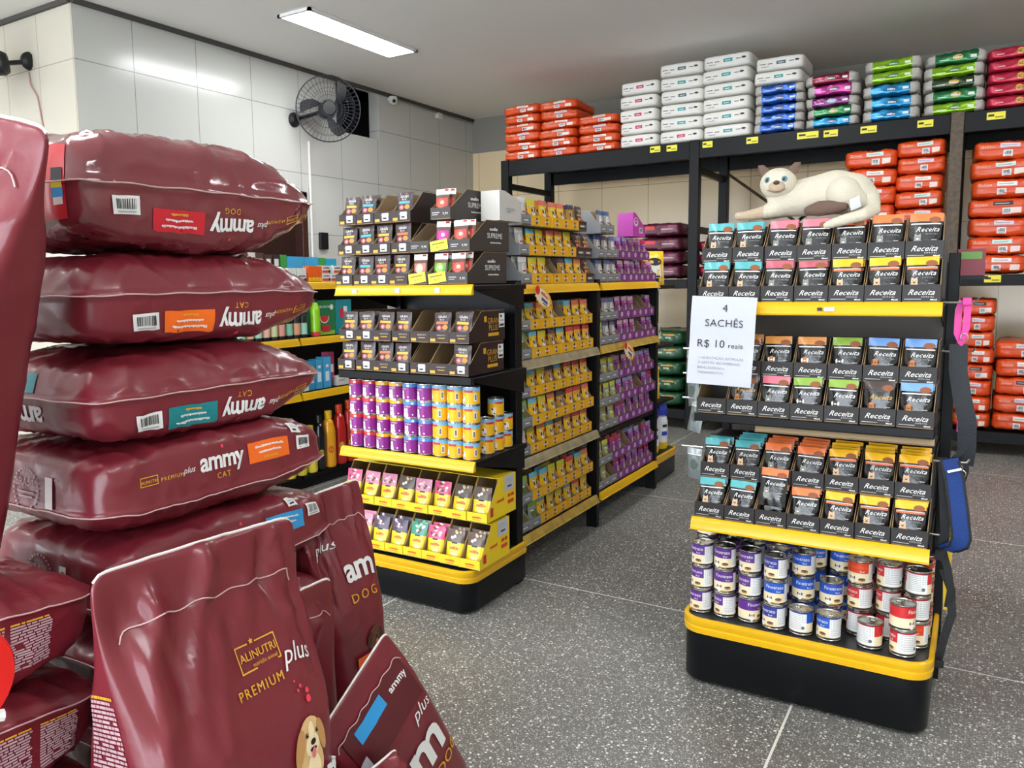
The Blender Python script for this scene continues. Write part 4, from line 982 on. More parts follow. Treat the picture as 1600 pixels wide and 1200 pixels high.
BL = {k: dmesh(brown_lip(k)) for k in 'wn'}; SL = {k: dmesh(sup_lip(k)) for k in 'yn'}
GSP, SSP = side_print('gran', .30, .132), side_print('sup', .33, .132)
BP = [(pk('treat_b%d' % i, '#33262a', '#3f3034', 'b', c1=c, c2='#d98a3a', w=.086, h=.125), n) for i, (c, n) in enumerate((('#e0a93a', 'gold banded'), ('#4f9fb0', 'blue banded'), ('#d96a3a', 'orange banded')))]
SP = [(pk('treat_s%d' % i, '#5a3a30', '#e9e6e2', 's', c1=c, c2=c3, w=.07, h=.125), n) for i, (c, c3, n) in enumerate((('#c43a2a', '#e05a4a', 'red'), ('#5a9a3a', '#8fd04a', 'green'), ('#b0207a', '#d0409a', 'magenta'), ('#c9705a', '#e9b0a0', 'pink')))]
def end_row(name, z, y0, cells, skew=0.):
    """cells: carton kind, sticker, treats shown"""
    for i, cell in enumerate(cells.split()):
        if cell == '-': continue
        kind, lab, what = cell[0], cell[1], cell[2:]
        x = -2.437+i*TW; y = y0+rnd(-.004, .004); rz = rnd(-.015, .015)
        nm = 'brown' if kind == 'G' else 'taupe'
        pos = '%s slot of the %s' % (NTH[i], name)
        o = link('treat_carton', BT if kind == 'G' else ST, None, (x, y, z), (0, 0, rz))
        tag(o, '%s treat carton in the %s' % (nm, pos), 'display carton', 'treat cartons on the end display')
        link('front_print', (BL if kind == 'G' else SL)[lab], o)
        if i == len(cells.split())-1: link('side_print', GSP if kind == 'G' else SSP, o)
        for j, c in enumerate(what):
            if c == '0': continue
            me, tn = (BP if kind == 'G' else SP)[int(c)-1]
            p = link('treat_bag', me, None, (x+rnd(-.003, .003)+(.012*(j-.5) if kind == 'S' and len(what) > 1 else 0), y+.024+j*.03, z+.005+.003*j), (rnd(-.14, -.05), rnd(-.04, .04), rz+rnd(-.04, .04)))
            tag(p, '%s treat bag %s, %s' % ((tn+' dark') if kind == 'G' else tn+' white-topped', 'in front' if j == 0 else 'behind the front one', pos), 'treat bag', 'treat bags on the end display')
end_row('lower top tier', 1.440, 2.866, 'Gw12 Gw21 Gw33 Gn1 Sy4 Sy22 Sn11')
end_row('middle top tier', 1.577, 2.885, 'Gw1 Gw21 Gw1 Gw3 Sn Sy3 Sn11')
end_row('upper top tier', 1.714, 2.90, 'Gw1 Gw22 Gw Gw2 - Sn11')
end_row('lower brown tier', 1.052, 2.866, 'Gw1 Gw11 Gn3 Gw1 Gw Gn Gw1')
end_row('upper brown tier', 1.189, 2.875, 'Gw1 Gw13 Gn1 Gn1 Gn Gn3 Gn11')
m = MB(); WC = mat('#c9c6c0', .6, name='white_carton'); m.prism([(0, 0), (.20, 0), (.20, .09), (.05, .13), (0, .13)], -.05, .045, WC); m.rect(GREY, lambda a, b: Vector((.0508, a, b)), .05, .13, .05, .056); m.rect(GREY, lambda a, b: Vector((.0508, a, b)), .05, .11, .04, .044)
o = m.obj('white_carton', smooth=False); o.location = (-1.81, 3.13, 1.714); tag(o, 'plain white carton at the aisle corner of the topmost tier', 'display carton')

# ---- end display cans
CH2 = .0795
def meow(c, n):
    def d(mb, F):
        animal(mb, F, -.010, .024, .016, WHF, GRYF, True); mb.text('whiskas', WHITE, F(1), .011, bold=.01, res=1, at=(-.002, .050)); mb.rect(WHITE, F(1), .018, .03, .062, .071, 2, 1); mb.disc(WHITE, F(1), .024, .016, .004, .004, 6)
    return can_mesh('can_'+n, CR, CH2, [(.0055, .060, mat('#8a1f86', .35)), (.060, CH2-.0055, mat(c, .35))], None, d)
def dogc():
    def d(mb, F):
        mb.rect(mat('#c43a3a', .4), F(1), -.012, .03, .054, .064, 6, 1); mb.disc(WHF, F(1), -.018, .022, .012, .018, 10); mb.disc(INK, F(2), -.024, .03, .005, .006, 6); mb.disc(INK, F(2), -.014, .012, .004, .004, 6); mb.rect(WHITE, F(1), .036, .05, .018, .05, 2, 1); mb.rect(INK, F(2), .039, .047, .022, .046, 1, 1)
    return can_mesh('can_yellow', CR, CH2, [(.0055, .058, mat('#f0b414', .35)), (.058, CH2-.0055, mat('#7fb6dc', .35))], None, d)
EC = {'r': (meow('#d0353a', 'red'), 'purple can with a red top band'), 'y': (meow('#e9b21c', 'amber'), 'purple can with a yellow top band'), 'b': (meow('#4f8fd0', 'sky'), 'purple can with a blue top band'), 'd': (dogc(), 'yellow dog-food can')}
def ecol(x, y, z, c, n, who, rz):
    for k in range(n):
        o = link('food_can', EC[c][0], None, (x+rnd(-.001, .001), y+rnd(-.003, .003), z+k*CH2), (0, 0, rz+rnd(-.3, .3)))
        tag(o, '%s, %s, %s' % (EC[c][1], ('on the shelf', 'second up', 'third up', 'fourth up')[k], who), 'can', 'cans on the end display')
        l = link('lid', LID2, o); link('pull_ring', RING2, l, None, (0, 0, rnd(0, 6)))
LID2, RING2 = lid_mesh(CR, CH2), ring_mesh(CR, CH2)
for i, c in enumerate('rryybbddd'): ecol(-2.419+i*.0785, 2.915, .688, c, 4, '%s column from the maroon sacks' % NTH[i], -.1 if c != 'd' else -.35)
for i, (x, y, n) in enumerate([(-1.80, 3.055, 2), (-1.80, 3.14, 3), (-1.80, 3.225, 2)]): ecol(x, y, .688, 'd', n, '%s column along the aisle edge' % NTH[i], .9)
for i, c in enumerate('rryybbdd'): ecol(-2.419+i*.0785, 3.0, .688, c, 4, '%s column of the second row' % NTH[i], 0)

# ---- end display, yellow treat cartons
YC_ = mat('#f0cf1e', .5, name='yellow_treat_card'); YW = .1035
def ylip(mb): f = front_fn(-.0012); mb.bars(mat('#d8452a', .5), f, 0, .018, .044, .009, 4); mb.rect(mat('#d8452a', .5), f, -.02, .02, .010, .012)
YT = tray_mesh('treat_carton_yellow', YW-.002, .27, .175, .042, YC_, KRAFT, roof=.60, top_in=.40); YL = dmesh(ylip)
m = MB(); g = lambda a, b: Vector((YW/2+.001, a, b)); h = lambda a, b: Vector((YW/2+.0018, a, b))
m.bars(mat('#d8452a', .5), g, .12, .07, .06, .016, 9); m.rect(mat('#d8452a', .5), g, .19, .215, .075, .09); m.rect(mat('#d8452a', .5), g, .222, .247, .075, .09); m.rect(mat('#d8452a', .5), g, .19, .247, .045, .062); m.rect(mat('#c92a2f', .5), g, .03, .055, .02, .06)
YS = m.mesh('side_print', smooth=False)
m = MB(); m.rect(PAPER, g, .16, .25, .105, .178); m.rect(GREY, h, .175, .235, .155, .160); m.rect(GREY, h, .175, .235, .145, .148); m.rect(INK, h, .185, .225, .122, .130); YP = m.mesh('price_sheet', smooth=False)
TB = [(pk('treat_t%d' % i, '#f0d21e', c, 't', c2=c2, w=.089, h=.145, bz=.62), n) for i, (c, c2, n) in enumerate((('#d98aa6', '#e9c6cf', 'pink'), ('#4a3f52', '#b79ac0', 'plum'), ('#d94a7a', '#f0b0c0', 'rose'), ('#5a4a40', '#d9b79a', 'cocoa'), ('#3f8f7a', '#9ac9b0', 'sea green')))]
for nm, z, y0, cols in (('lower', .206, 2.885, '11225344'), ('upper', .40-.002, 2.945, '31141344')):
    for i, c in enumerate(cols):
        x = -2.515+i*YW; y = y0+rnd(-.003, .003); pos = '%s slot of the %s yellow row' % (NTH[i], nm)
        if nm == 'lower' and x < -2.45: continue
        o = link('treat_carton', YT, None, (x, y, z), (0, 0, rnd(-.01, .01))); tag(o, 'bright yellow treat carton, %s' % pos, 'display carton', 'treat cartons on the end display'); link('front_print', YL, o); (link('side_print', YS, o), link('price_sheet', YP, o)) if i == len(cols)-1 else None
        for j in range(1 if nm == 'upper' else 2):
            me, tn = TB[int(c)-1]
            p = link('treat_bag', me, None, (x+rnd(-.001, .001), y+.030+.032*j, z+.004+.004*j), (rnd(-.28, -.2), rnd(-.025, .025), rnd(-.03, .03)))
            tag(p, '%s topped yellow treat bag %s, %s' % (tn, 'in front' if j == 0 else 'behind', pos), 'treat bag', 'treat bags on the end display')
# ------------------------------------------------------------------ bags on the rack
def rackbag(name, w, d, t, body, deco, ends=None, seed=1., grid=(20, 14, 8), rough=.3, amp=.009, n=9, metal=0., crease=1.2, freq=9., pin=(.06, .06)):
    """lying bag: u across (w), v depth (d), front face v = -1"""
    bm_ = mat(body, rough+.06, coat=.15, metal=metal, bump=.15, bscale=30)
    D = bag_map(w, d, t, n, pin, amp, seed, freq, crease=crease, mm=9)
    e = mat(ends, .5) if ends else None
    mb = cube_mesh(D, *grid, lambda u, v, q: e if e and abs(u) > .74 else bm_)
    G = gridded(D, grid)
    deco(mb, lambda l=0: face_fn(G, w, d, t, 'v-', .0025+.0012*l), w, t)
    return mb.mesh(name, angle=70)
ORANGE = '#db4c18'
def d_orange(strip, v):
    def d(mb, F, w, t):
        mb.text('Golden', mat('#f5c9a8', .5), F(0), .032, bold=.004, shear=.2, res=1, at=(-w*.28, t*.12), maxw=w*.25, cut=.02)
        mb.rect(mat(strip, .5), F(0), -w*.08, w*.24, t*.12, t*.34, 6, 2); mb.rect(GREY, F(1), -w*.05, w*.18, t*.2, t*.25, 5, 1)
        mb.barcode(F(0), .02*v, -t*.2, w*.15, t*.34, int(v*7)+2, 2, F(1)); mb.rect(mat('#f0d9cf', .5), F(0), w*.22, w*.38, -t*.34, -t*.02, 4, 3) if v != 1 else None
        mb.tube([F(0)(-w*.46+w*.92*i/16, t*.03) for i in range(17)], .0015, mat('#b02e12', .4), 4)
    return d
OB = [rackbag('bag_orange_%d' % i, .40, .55, .15, ORANGE, d_orange(c, i), seed=3+i*2.1) for i, c in enumerate(('#efe9e2', '#d9d0e6', '#c9e6df', '#2c2522'))]
OS = [rackbag('bag_orange_flat_%d' % i, .415, .55, .10, '#d84e1c', d_orange(c, i), seed=13+i*1.7) for i, c in enumerate(('#e6ded6', '#cfc6d6', '#e9e6e0', '#d9cfc0'))]
def d_white(c):
    def d(mb, F, w, t):
        mb.rect(mat(c, .5), F(0), -w*.06, w*.13, -t*.12, t*.14, 4, 2); mb.rect(WHITE, F(1), -w*.02, w*.09, -t*.03, t*.02, 3, 1)
        for a, b, y in ((-.42, -.28, 0), (-.24, -.14, -.02), (.2, .3, .02)): mb.rect(mat('#4a4a4e', .6), F(0), w*a, w*b, t*(y-.03), t*(y+.03), 3, 1)
        mb.disc(mat('#3a3a3e', .6), F(0), w*.36, t*.06, .02, .012, 8); mb.bars(mat('#5a5a60', .6), F(0), -w*.3, -t*.25, .06, .008, 6)
    return d
WBAG = {k: rackbag('bag_white_'+k, .40, .55, .132, '#e9e6e0', d_white(c), seed=s, rough=.5, amp=.003, n=12, crease=.4, pin=(.03, .03)) for k, c, s in (('pink', '#c9305f', 21.), ('teal', '#2f9f9a', 23.), ('slate', '#4f6a72', 25.))}
def d_foil(c):
    def d(mb, F, w, t):
        mb.disc(mat(c, .4), F(0), w*.02, t*.02, w*.09, t*.22, 10); mb.bars(WHITE, F(1), w*.02, -t*.08, .06, .014, 5); mb.rect(WHITE, F(0), w*.22, w*.32, -t*.12, t*.1, 3, 2); mb.rect(WHITE, F(0), -w*.28, -w*.12, -t*.16, -t*.1, 4, 1)
    return d
FB = {k: rackbag('bag_foil_'+k, .41, .55, t, c, d_foil(c2), ends='#b3afa8', seed=s, rough=.2, metal=.5, amp=.011, crease=1.2, freq=8) for k, c, c2, t, s in (('blue', '#1f4f9f', '#15306a', .082, 31.), ('crimson', '#7a1632', '#2a1a22', .09, 33.), ('magenta', '#a02a78', '#5a1a4a', .09, 35.), ('purple', '#6a2360', '#8fc0d0', .09, 37.), ('forest', '#1f6a3a', '#c9a23a', .09, 39.), ('cyan', '#1a7fb0', '#0f4a7a', .10, 41.), ('lime', '#7fae1f', '#2f6a1f', .11, 43.), ('olive', '#2c3f22', '#c9a23a', .10, 45.))}
def d_red(mb, F, w, t):
    mb.disc(GOLD, F(0), 0, 0, w*.06, t*.26, 12); mb.text('ND', mat('#4a2a14', .5), F(1), .035, bold=.01, res=1, at=(0, -.012)); mb.rect(mat('#e9c9c9', .5), F(0), -w*.36, -w*.24, -t*.12, -t*.05, 3, 1)
FB['red'] = rackbag('bag_foil_red', .42, .55, .10, '#b01c3a', d_red, seed=47., rough=.22, metal=.35, amp=.008)
def d_maroon(mb, F, w, t):
    mb.rect(mat('#d8303a', .4), F(0), -w*.4, -w*.05, .0, t*.3, 4, 2); mb.rect(mat('#c9a0a8', .5), F(0), w*.1, w*.35, -t*.05, t*.05, 3, 1); mb.disc(mat('#9a4f68', .5), F(0), w*.3, t*.2, .03, .015, 8)
MBAG = rackbag('bag_wine', .46, .6, .135, '#5a1a32', d_maroon, seed=51., amp=.010)
def d_green(mb, F, w, t):
    for k in range(3): mb.rect(mat('#b9c9a0', .5), F(0), -w*.3+w*.2*k, -w*.18+w*.2*k, -t*.05, t*.06, 3, 1)
    mb.rect(GOLD, F(0), w*.05, w*.3, t*.15, t*.25, 3, 1)
GBAG = rackbag('bag_green', .46, .6, .15, '#13482a', d_green, seed=55., amp=.012, rough=.24)
TIER = ('lowest', 'second from the bottom', 'third from the bottom', 'fourth from the bottom', 'fifth from the bottom', 'sixth from the bottom', 'seventh from the bottom', 'eighth from the bottom', 'ninth from the bottom')
def rackstack(x, z, seq, pitch, where, group, y=RY+.32, dep=.55, jit=.008, scale=1.):
    zz = z+.006
    for k, (me, col) in enumerate(seq):
        p = pitch[k] if isinstance(pitch, (list, tuple)) else pitch
        o = link('food_bag', me, None, (x+rnd(-jit, jit), y+rnd(-.012, .012), zz+p/2), (rnd(-.012, .012), rnd(-.02, .02), rnd(-.035, .035)))
        o.scale = (scale, 1, (.93 if me.name.startswith('bag_white') else .94)*p/PIT[me.name])
        tag(o, '%s food bag, %s%s, %s' % (col, 'topmost' if k == len(seq)-1 else TIER[k], '', where), 'food bag', group)
        zz += p
PIT = {}
for m_ in OB: PIT[m_.name] = .155
for m_ in OS: PIT[m_.name] = .105
for m_ in WBAG.values(): PIT[m_.name] = .136
for k, m_ in FB.items(): PIT[m_.name] = {'blue': .087, 'cyan': .106, 'lime': .116, 'olive': .106, 'red': .106}.get(k, .096)
PIT[MBAG.name] = .145; PIT[GBAG.name] = .162
ob = lambda s: [(OB[int(c)], 'orange') for c in s]
os_ = lambda s: [(OS[int(c)], 'orange') for c in s]
wb = lambda s: [(WBAG[{'p': 'pink', 't': 'teal', 's': 'slate'}[c]], 'white ' + {'p': 'pink-labelled', 't': 'teal-labelled', 's': 'slate-labelled'}[c]) for c in s]
fb = lambda s: [(FB[k], 'glossy '+k) for k in s.split()]
TZ = 2.701
G1 = 'bags on top of the pallet rack'
rackstack(-4.08, TZ, os_('021302'), .094, 'orange stack at the rack end post, rack top', G1)
rackstack(-3.665, TZ, os_('103210'), .092, 'orange stack second from the rack end post', G1)
rackstack(-3.235, TZ, os_('2013'), .091, 'short orange stack beside the white stacks', G1)
rackstack(-2.81, TZ, wb('ppppp'), .124, 'white stack next to the orange ones', G1, scale=.93)
rackstack(-2.405, TZ, wb('pttsts'), .122, 'white stack at the second post', G1)
rackstack(-1.985, TZ, wb('tttttt'), .124, 'tallest white stack', G1, scale=1.06)
rackstack(-1.54, TZ, fb('blue blue blue blue blue')+wb('ts'), [.084]*5+[.115, .118], 'blue stack topped with white bags', G1)
rackstack(-1.11, TZ, fb('cyan forest purple magenta crimson'), [.085, .085, .085, .1, .085], 'mixed purple stack on the rack top', G1)
rackstack(-.665, TZ, fb('cyan cyan cyan lime lime'), [.1, .1, .1, .098, .098], 'stack of cyan under lime bags', G1)
rackstack(-.235, TZ, fb('lime forest olive lime forest'), [.096]*5, 'green stack above the worn rack post', G1)
rackstack(.19, TZ, fb('red red red red red'), .092, 'red stack past the worn post', G1)
G2 = 'orange bags inside the pallet rack'
rackstack(-.80, 1.437, ob('1023102'), .149, 'orange stack behind the plush cat', G2, scale=.97)
rackstack(-.43, 1.437, ob('20312012'), .136, 'taller orange stack behind the plush cat', G2, scale=.86)
rackstack(.12, 1.437, ob('0213021'), .147, 'orange stack past the worn rack post', G2, y=RY+.34)
rackstack(.005, .192, ob('20130213'), .131, 'narrow orange stack low past the harnesses', G2, scale=.66, y=RY+.35)
rackstack(.32, .192, ob('01302'), .144, 'short orange stack low at the rack', G2, scale=.80, y=RY+.33)
rackstack(-2.62, 1.437, [(MBAG, 'wine red')]*4, .135, 'stack beside the rack post', 'wine red bags in the pallet rack', y=RY+.4)
rackstack(-2.01, 1.437, [(MBAG, 'wine red')]*3, .12, 'low stack behind the pouch display', 'wine red bags in the pallet rack', y=RY+.4)
rackstack(-2.57, .192, [(GBAG, 'dark green')]*5, .15, 'stack at the rack foot', 'green bags in the pallet rack', y=RY+.38)
rackstack(-1.98, .192, [(GBAG, 'dark green')]*3, .15, 'second stack, mostly hidden at the foot', 'green bags in the pallet rack', y=RY+.4)

# ------------------------------------------------------------------ far end display stock
YWB = mat('#f2c51c', .35, coat=.3); 
def zip_bag(w, h):
    def d(mb, F):
        mb.rect(WHITE, F(1), -w*.42, w*.42, h*.12, h*.6, 4, 4); mb.disc(INK, F(2), 0, h*.68, w*.34, h*.12, 12); mb.rect(INK, F(2), -w*.2, w*.2, h*.22, h*.27); mb.rect(GREY, F(2), -w*.3, w*.2, h*.4, h*.44)
    return pouch_mesh('zip_bag', w, h, .03, YWB, YWB, .9, d, line=None)
ZB = zip_bag(.17, .24)
for i, (x, y, z, rz, lab) in enumerate([(-1.86, 5.62, 1.402, .9, 'yellow and white bag on the top shelf of the far end'), (-1.875, 5.60, .982, 1.0, 'yellow and white bag on the second far-end shelf'), (-1.87, 5.62, .582, 1.1, 'yellow and white bag on the lowest far-end shelf')]):
    tag(link('treat_pouch', ZB, None, (x-.06, y, z), (-.08, 0, rz)), lab, 'treat bag', 'bags at the far end display')
def bottle(name, prof, mats, n=18): m = MB(); m.lathe(prof, mats, n); return m.mesh(name, angle=35)
WB_, BLB, YB_ = mat('#e4e6ea', .3), mat('#2b3fb0', .3), mat('#d9b51c', .35)
for i, (x, y) in enumerate([(-1.905, 5.55), (-1.90, 5.73)]):
    t = tag(link('spray_bottle', bottle('bottle_body', [(0, 0), (.05, 0), (.055, .02), (.055, .05), (.055, .20), (.045, .235), (.025, .25)], [YB_, YB_, YB_, WB_, WB_, WB_]), None, (x, y, .212)), '%s blue-capped white bottle with a yellow foot on the far end base' % ('nearer', 'further')[i], 'bottle', 'white bottles at the far end')
    m = MB(); m.lathe([(.026, .245), (.05, .25), (.052, .29), (.035, .34), (.0, .345)], BLB, 16); m.obj('cap', t); m = MB(); f = lambda a, b: Vector((.0556*math.cos(a/.0556-.55), .0556*math.sin(a/.0556-.55), b)); m.rect(BLB, f, -.025, .025, .1, .13, 6, 1); m.rect(INK, f, -.02, .02, .16, .18, 6, 1); m.obj('bottle_label', t)

# ------------------------------------------------------------------ care shelving stock (behind the sacks)
def carton(name, w, d, h, c, lab, deco=None, loc=(0, 0, 0), rz=PI/2, cat='box', group=None):
    """closed carton whose printed front faces +x after rz = 90 degrees"""
    mb = MB(); mb.box(-w/2, w/2, 0, d, 0, h, mat(c, .45))
    if deco: deco(mb, lambda l=0: (lambda a, b: Vector((a, -.0008-.0008*l, b))))
    o = mb.obj(name, smooth=False); o.location = loc; o.rotation_euler = (0, 0, rz); return tag(o, lab, cat, group)
def d_blue(mb, F): mb.rect(mat('#3f8fd0', .4), F(0), -.075, .075, .03, .10); mb.rect(WHITE, F(1), -.05, .03, .07, .08); mb.rect(WHITE, F(1), -.05, .05, .045, .05)
def d_pill(c, t):
    def d(mb, F): mb.bars(INK, F(0), 0, .034, .07, .013, 4); mb.rect(mat(c, .5), F(0), -.045, .02, .004, .022); mb.disc(mat('#3a2a24', .6), F(1), .03, .014, .012, .012, 8)
    return d
sx = LX-.05
GC = 'boxes on the care shelving'
for i, (y, c, w, h) in enumerate([(3.72, '#c9b8b0', .07, .19), (3.80, '#6a4a44', .06, .2), (3.87, '#e6dcd6', .06, .2), (3.94, '#5a4038', .07, .2), (4.02, '#4f3a36', .07, .19), (4.095, '#3a2a2c', .06, .19)]):
    carton('medicine_box', w, .08, h, c, '%s slim pale or brown box in the row atop the care shelves' % NTH[i], lambda mb, F: (mb.rect(WHITE, F(0), -.02, .02, .11, .16), mb.rect(mat('#e98a7a', .5), F(0), -.02, .02, .03, .07)), (sx-.12, y, 1.465), group=GC)
carton('tonic_box', .06, .1, .19, '#3f9a46', 'narrow green box beside the blue boxes', None, (sx-.12, 4.165, 1.465), group=GC)
carton('diaper_box', .17, .12, .18, '#3fa9dc', 'first large blue box atop the care shelves', d_blue, (sx-.12, 4.285, 1.465), group=GC)
carton('diaper_box', .15, .12, .178, '#3fa9dc', 'second large blue box atop the care shelves', d_blue, (sx-.12, 4.45, 1.465), group=GC)
carton('tonic_box', .07, .1, .175, '#43a04a', 'green box between the blue boxes and the end display', None, (sx-.12, 4.565, 1.465), group=GC)
carton('diaper_box', .12, .1, .17, '#29abd4', 'cyan box with a white oval next to the end display', lambda mb, F: mb.disc(WHITE, F(0), .01, .09, .025, .035, 12), (sx-.12, 4.665, 1.465), group=GC)
for i, (y, z, c, t, dk) in enumerate([(4.12, 0, '#dfe3dd', 'Vet', '#7fae9a'), (4.22, 0, '#e4e4e2', 'Vet', '#c9a04a')]):
    carton('pill_box', .085, .05, .095, c, '%s white medicine box in front of the slim boxes' % NTH[i], d_pill(dk, t), (sx, y, 1.465), group=GC)
for i in range(4): carton('tablet_box', .034, .05, .11, '#f0641c', '%s small orange box standing on the yellow rail shelf' % NTH[i], lambda mb, F: mb.rect(YWB, F(0), -.016, .016, .004, .03), (sx, 4.30+i*.036, 1.465), group=GC)
for i, (y, z) in enumerate([(4.475, 0), (4.475, .058), (4.57, 0), (4.60, .058)]):
    carton('pill_box', .095, .05, .056, '#e6e6e4', '%s flat white tablet carton of the pile near the end display' % NTH[i], d_pill('#d84a2a', 'Vetpet'), (sx, y, 1.465+z), group=GC)
# second shelf: shampoo bottles and watermelon cartons
def d_melon(mb, F):
    mb.rect(mat('#8fc93a', .4), F(0), -.09, .09, .0, .03); mb.text('MELANCIA', WHITE, F(1), .03, bold=.012, res=1, at=(-.02, .195), maxw=.12)
    mb.disc(mat('#f3efe0', .5), F(1), -.02, .125, .05, .042, 18); mb.disc(mat('#d9303a', .5), F(2), -.02, .128, .044, .036, 18); mb.rect(mat('#1f7a4a', .5), F(3), -.075, .035, .135, .172); mb.disc(mat('#e6e6e2', .5), F(1), .06, .2, .02, .02, 10); mb.rect(mat('#c9303a', .5), F(1), -.05, .04, .02, .07)
carton('shampoo_box', .20, .1, .25, '#1f7a4a', 'green shampoo carton with a watermelon slice', d_melon, (sx, 4.455, 1.079), group=GC)
carton('shampoo_box', .18, .1, .25, '#1a8a94', 'teal shampoo carton next to the watermelon carton', lambda mb, F: (mb.disc(mat('#c9304a', .5), F(0), -.02, .15, .03, .04, 12), mb.rect(WHITE, F(1), .0, .04, .16, .2)), (sx, 4.65, 1.079), group=GC)
GRB, CAPB = mat('#8fce1f', .3, coat=.4), mat('#17181a', .4)
t = tag(link('shampoo_bottle', bottle('bottle_body', [(0, 0), (.03, 0), (.036, .03), (.036, .19), (.02, .235), (.012, .24)], [mat('#d9404a', .4), mat('#d9404a', .4), GRB, GRB, GRB]), None, (sx+.02, 4.315, 1.079)), 'lime green bottle with a red foot before the watermelon carton', 'bottle', 'bottles on the care shelving')
m = MB(); m.lathe([(.013, .237), (.016, .24), (.016, .262), (0, .265)], CAPB, 12); m.obj('cap', t)
BODY = [mat(c, .35) for c in ('#1d1d20', '#23342c', '#2a2426')]; LABC = ['#7fbfa0', '#e0a07a', '#9fd0c0', '#e9b0a0', '#c9d0a0', '#d99a8a']
for i in range(9):
    y = 3.62+i*.072
    t = tag(link('shampoo_bottle', bottle('bottle_body', [(0, 0), (.028, 0), (.031, .02), (.031, .10), (.031, .15), (.016, .17)], [BODY[i % 3], BODY[i % 3], mat(LABC[i % 6], .45), BODY[i % 3], BODY[i % 3]]), None, (sx+.01, y, 1.079)), '%s dark bottle with a pale label in the shampoo row' % NTH[i], 'bottle', 'bottles on the care shelving')
    m = MB(); m.lathe([(.017, .168), (.019, .17), (.019, .20), (0, .202)], CAPB, 12); m.obj('cap', t)
# third shelf: light blue cartons
for i, (y, w, h, c) in enumerate([(4.20, .05, .2, '#dfe6ea'), (4.26, .07, .21, '#2f8fc0'), (4.34, .07, .215, '#3f9fcc'), (4.425, .08, .225, '#45a3d6')]):
    carton('lotion_box', w, .07, h, c, '%s of the pale blue cartons on the third care shelf' % NTH[i], lambda mb, F: (mb.rect(mat('#cfe6f0', .5), F(0), -.02, .02, .05, .12), mb.rect(WHITE, F(1), -.015, .015, .15, .17)), (sx+.02, y, .694), group=GC)
carton('lotion_box', .06, .07, .25, '#b0406a', 'pink carton at the end of the third care shelf', lambda mb, F: mb.rect(WHITE, F(0), -.02, .02, .1, .16), (sx-.03, 4.53, .694), group=GC)
carton('ointment_box', .13, .06, .07, '#d9d6cf', 'flat white box on the third care shelf next to the pink carton', lambda mb, F: mb.rect(GREY, F(0), -.05, .02, .03, .045), (sx+.02, 4.60, .694), group=GC)
# bottom shelf: yellow, black and red bottles
def flask(name, c, capc, w, h, lab, loc, deco):
    mb = MB(); P = [(0, .0), (w*.46, 0), (w*.5, .012), (w*.5, h*.62), (w*.36, h*.80), (w*.2, h*.85)]
    mb.lathe(P, mat(c, .3, coat=.3), 20); mb.disc(mat(deco, .5), lambda a, b: Vector((w*.505*math.cos(a/(w*.5)-.5), w*.505*math.sin(a/(w*.5)-.5), b)), 0, h*.32, w*.22, w*.26, 12)
    o = mb.obj(name); o.location = loc; tag(o, lab, 'bottle', 'bottles on the bottom care shelf')
    m = MB(); m.lathe([(w*.2, h*.84), (w*.26, h*.86), (w*.26, h*.99), (0, h)], mat(capc, .35), 14); m.obj('cap', o)
for i, (y, c, cc, w, h, lab, dc) in enumerate([(4.02, '#e9cf3a', '#d9b51c', .10, .22, 'yellow cleaner bottle nearest the sacks on the bottom shelf', '#7a9a3a'), (4.13, '#e6d23a', '#e0821c', .10, .24, 'second yellow cleaner bottle on the bottom shelf', '#e9e4d0'), (4.24, '#e9d64a', '#d9b51c', .10, .34, 'tall yellow bottle beside the black one', '#f0e8c0'), (4.34, '#17181b', '#17181b', .085, .40, 'black bottle on the bottom care shelf', '#c9a23a'),
                                              (4.44, '#eda51a', '#e8b81c', .105, .42, 'amber bottle with a yellow cap on the bottom shelf', '#d8642a'), (4.56, '#c0201f', '#d8421c', .10, .45, 'first red bottle on the bottom care shelf', '#d9a52a'), (4.67, '#c0201f', '#e0521c', .10, .47, 'second red bottle on the bottom care shelf', '#e0a02a'), (4.78, '#b81c1c', '#e0521c', .10, .47, 'third red bottle on the bottom care shelf', '#e0a02a')]):
    flask('cleaner_bottle', c, cc, w, h, lab, (sx+.0, y, .102), dc)

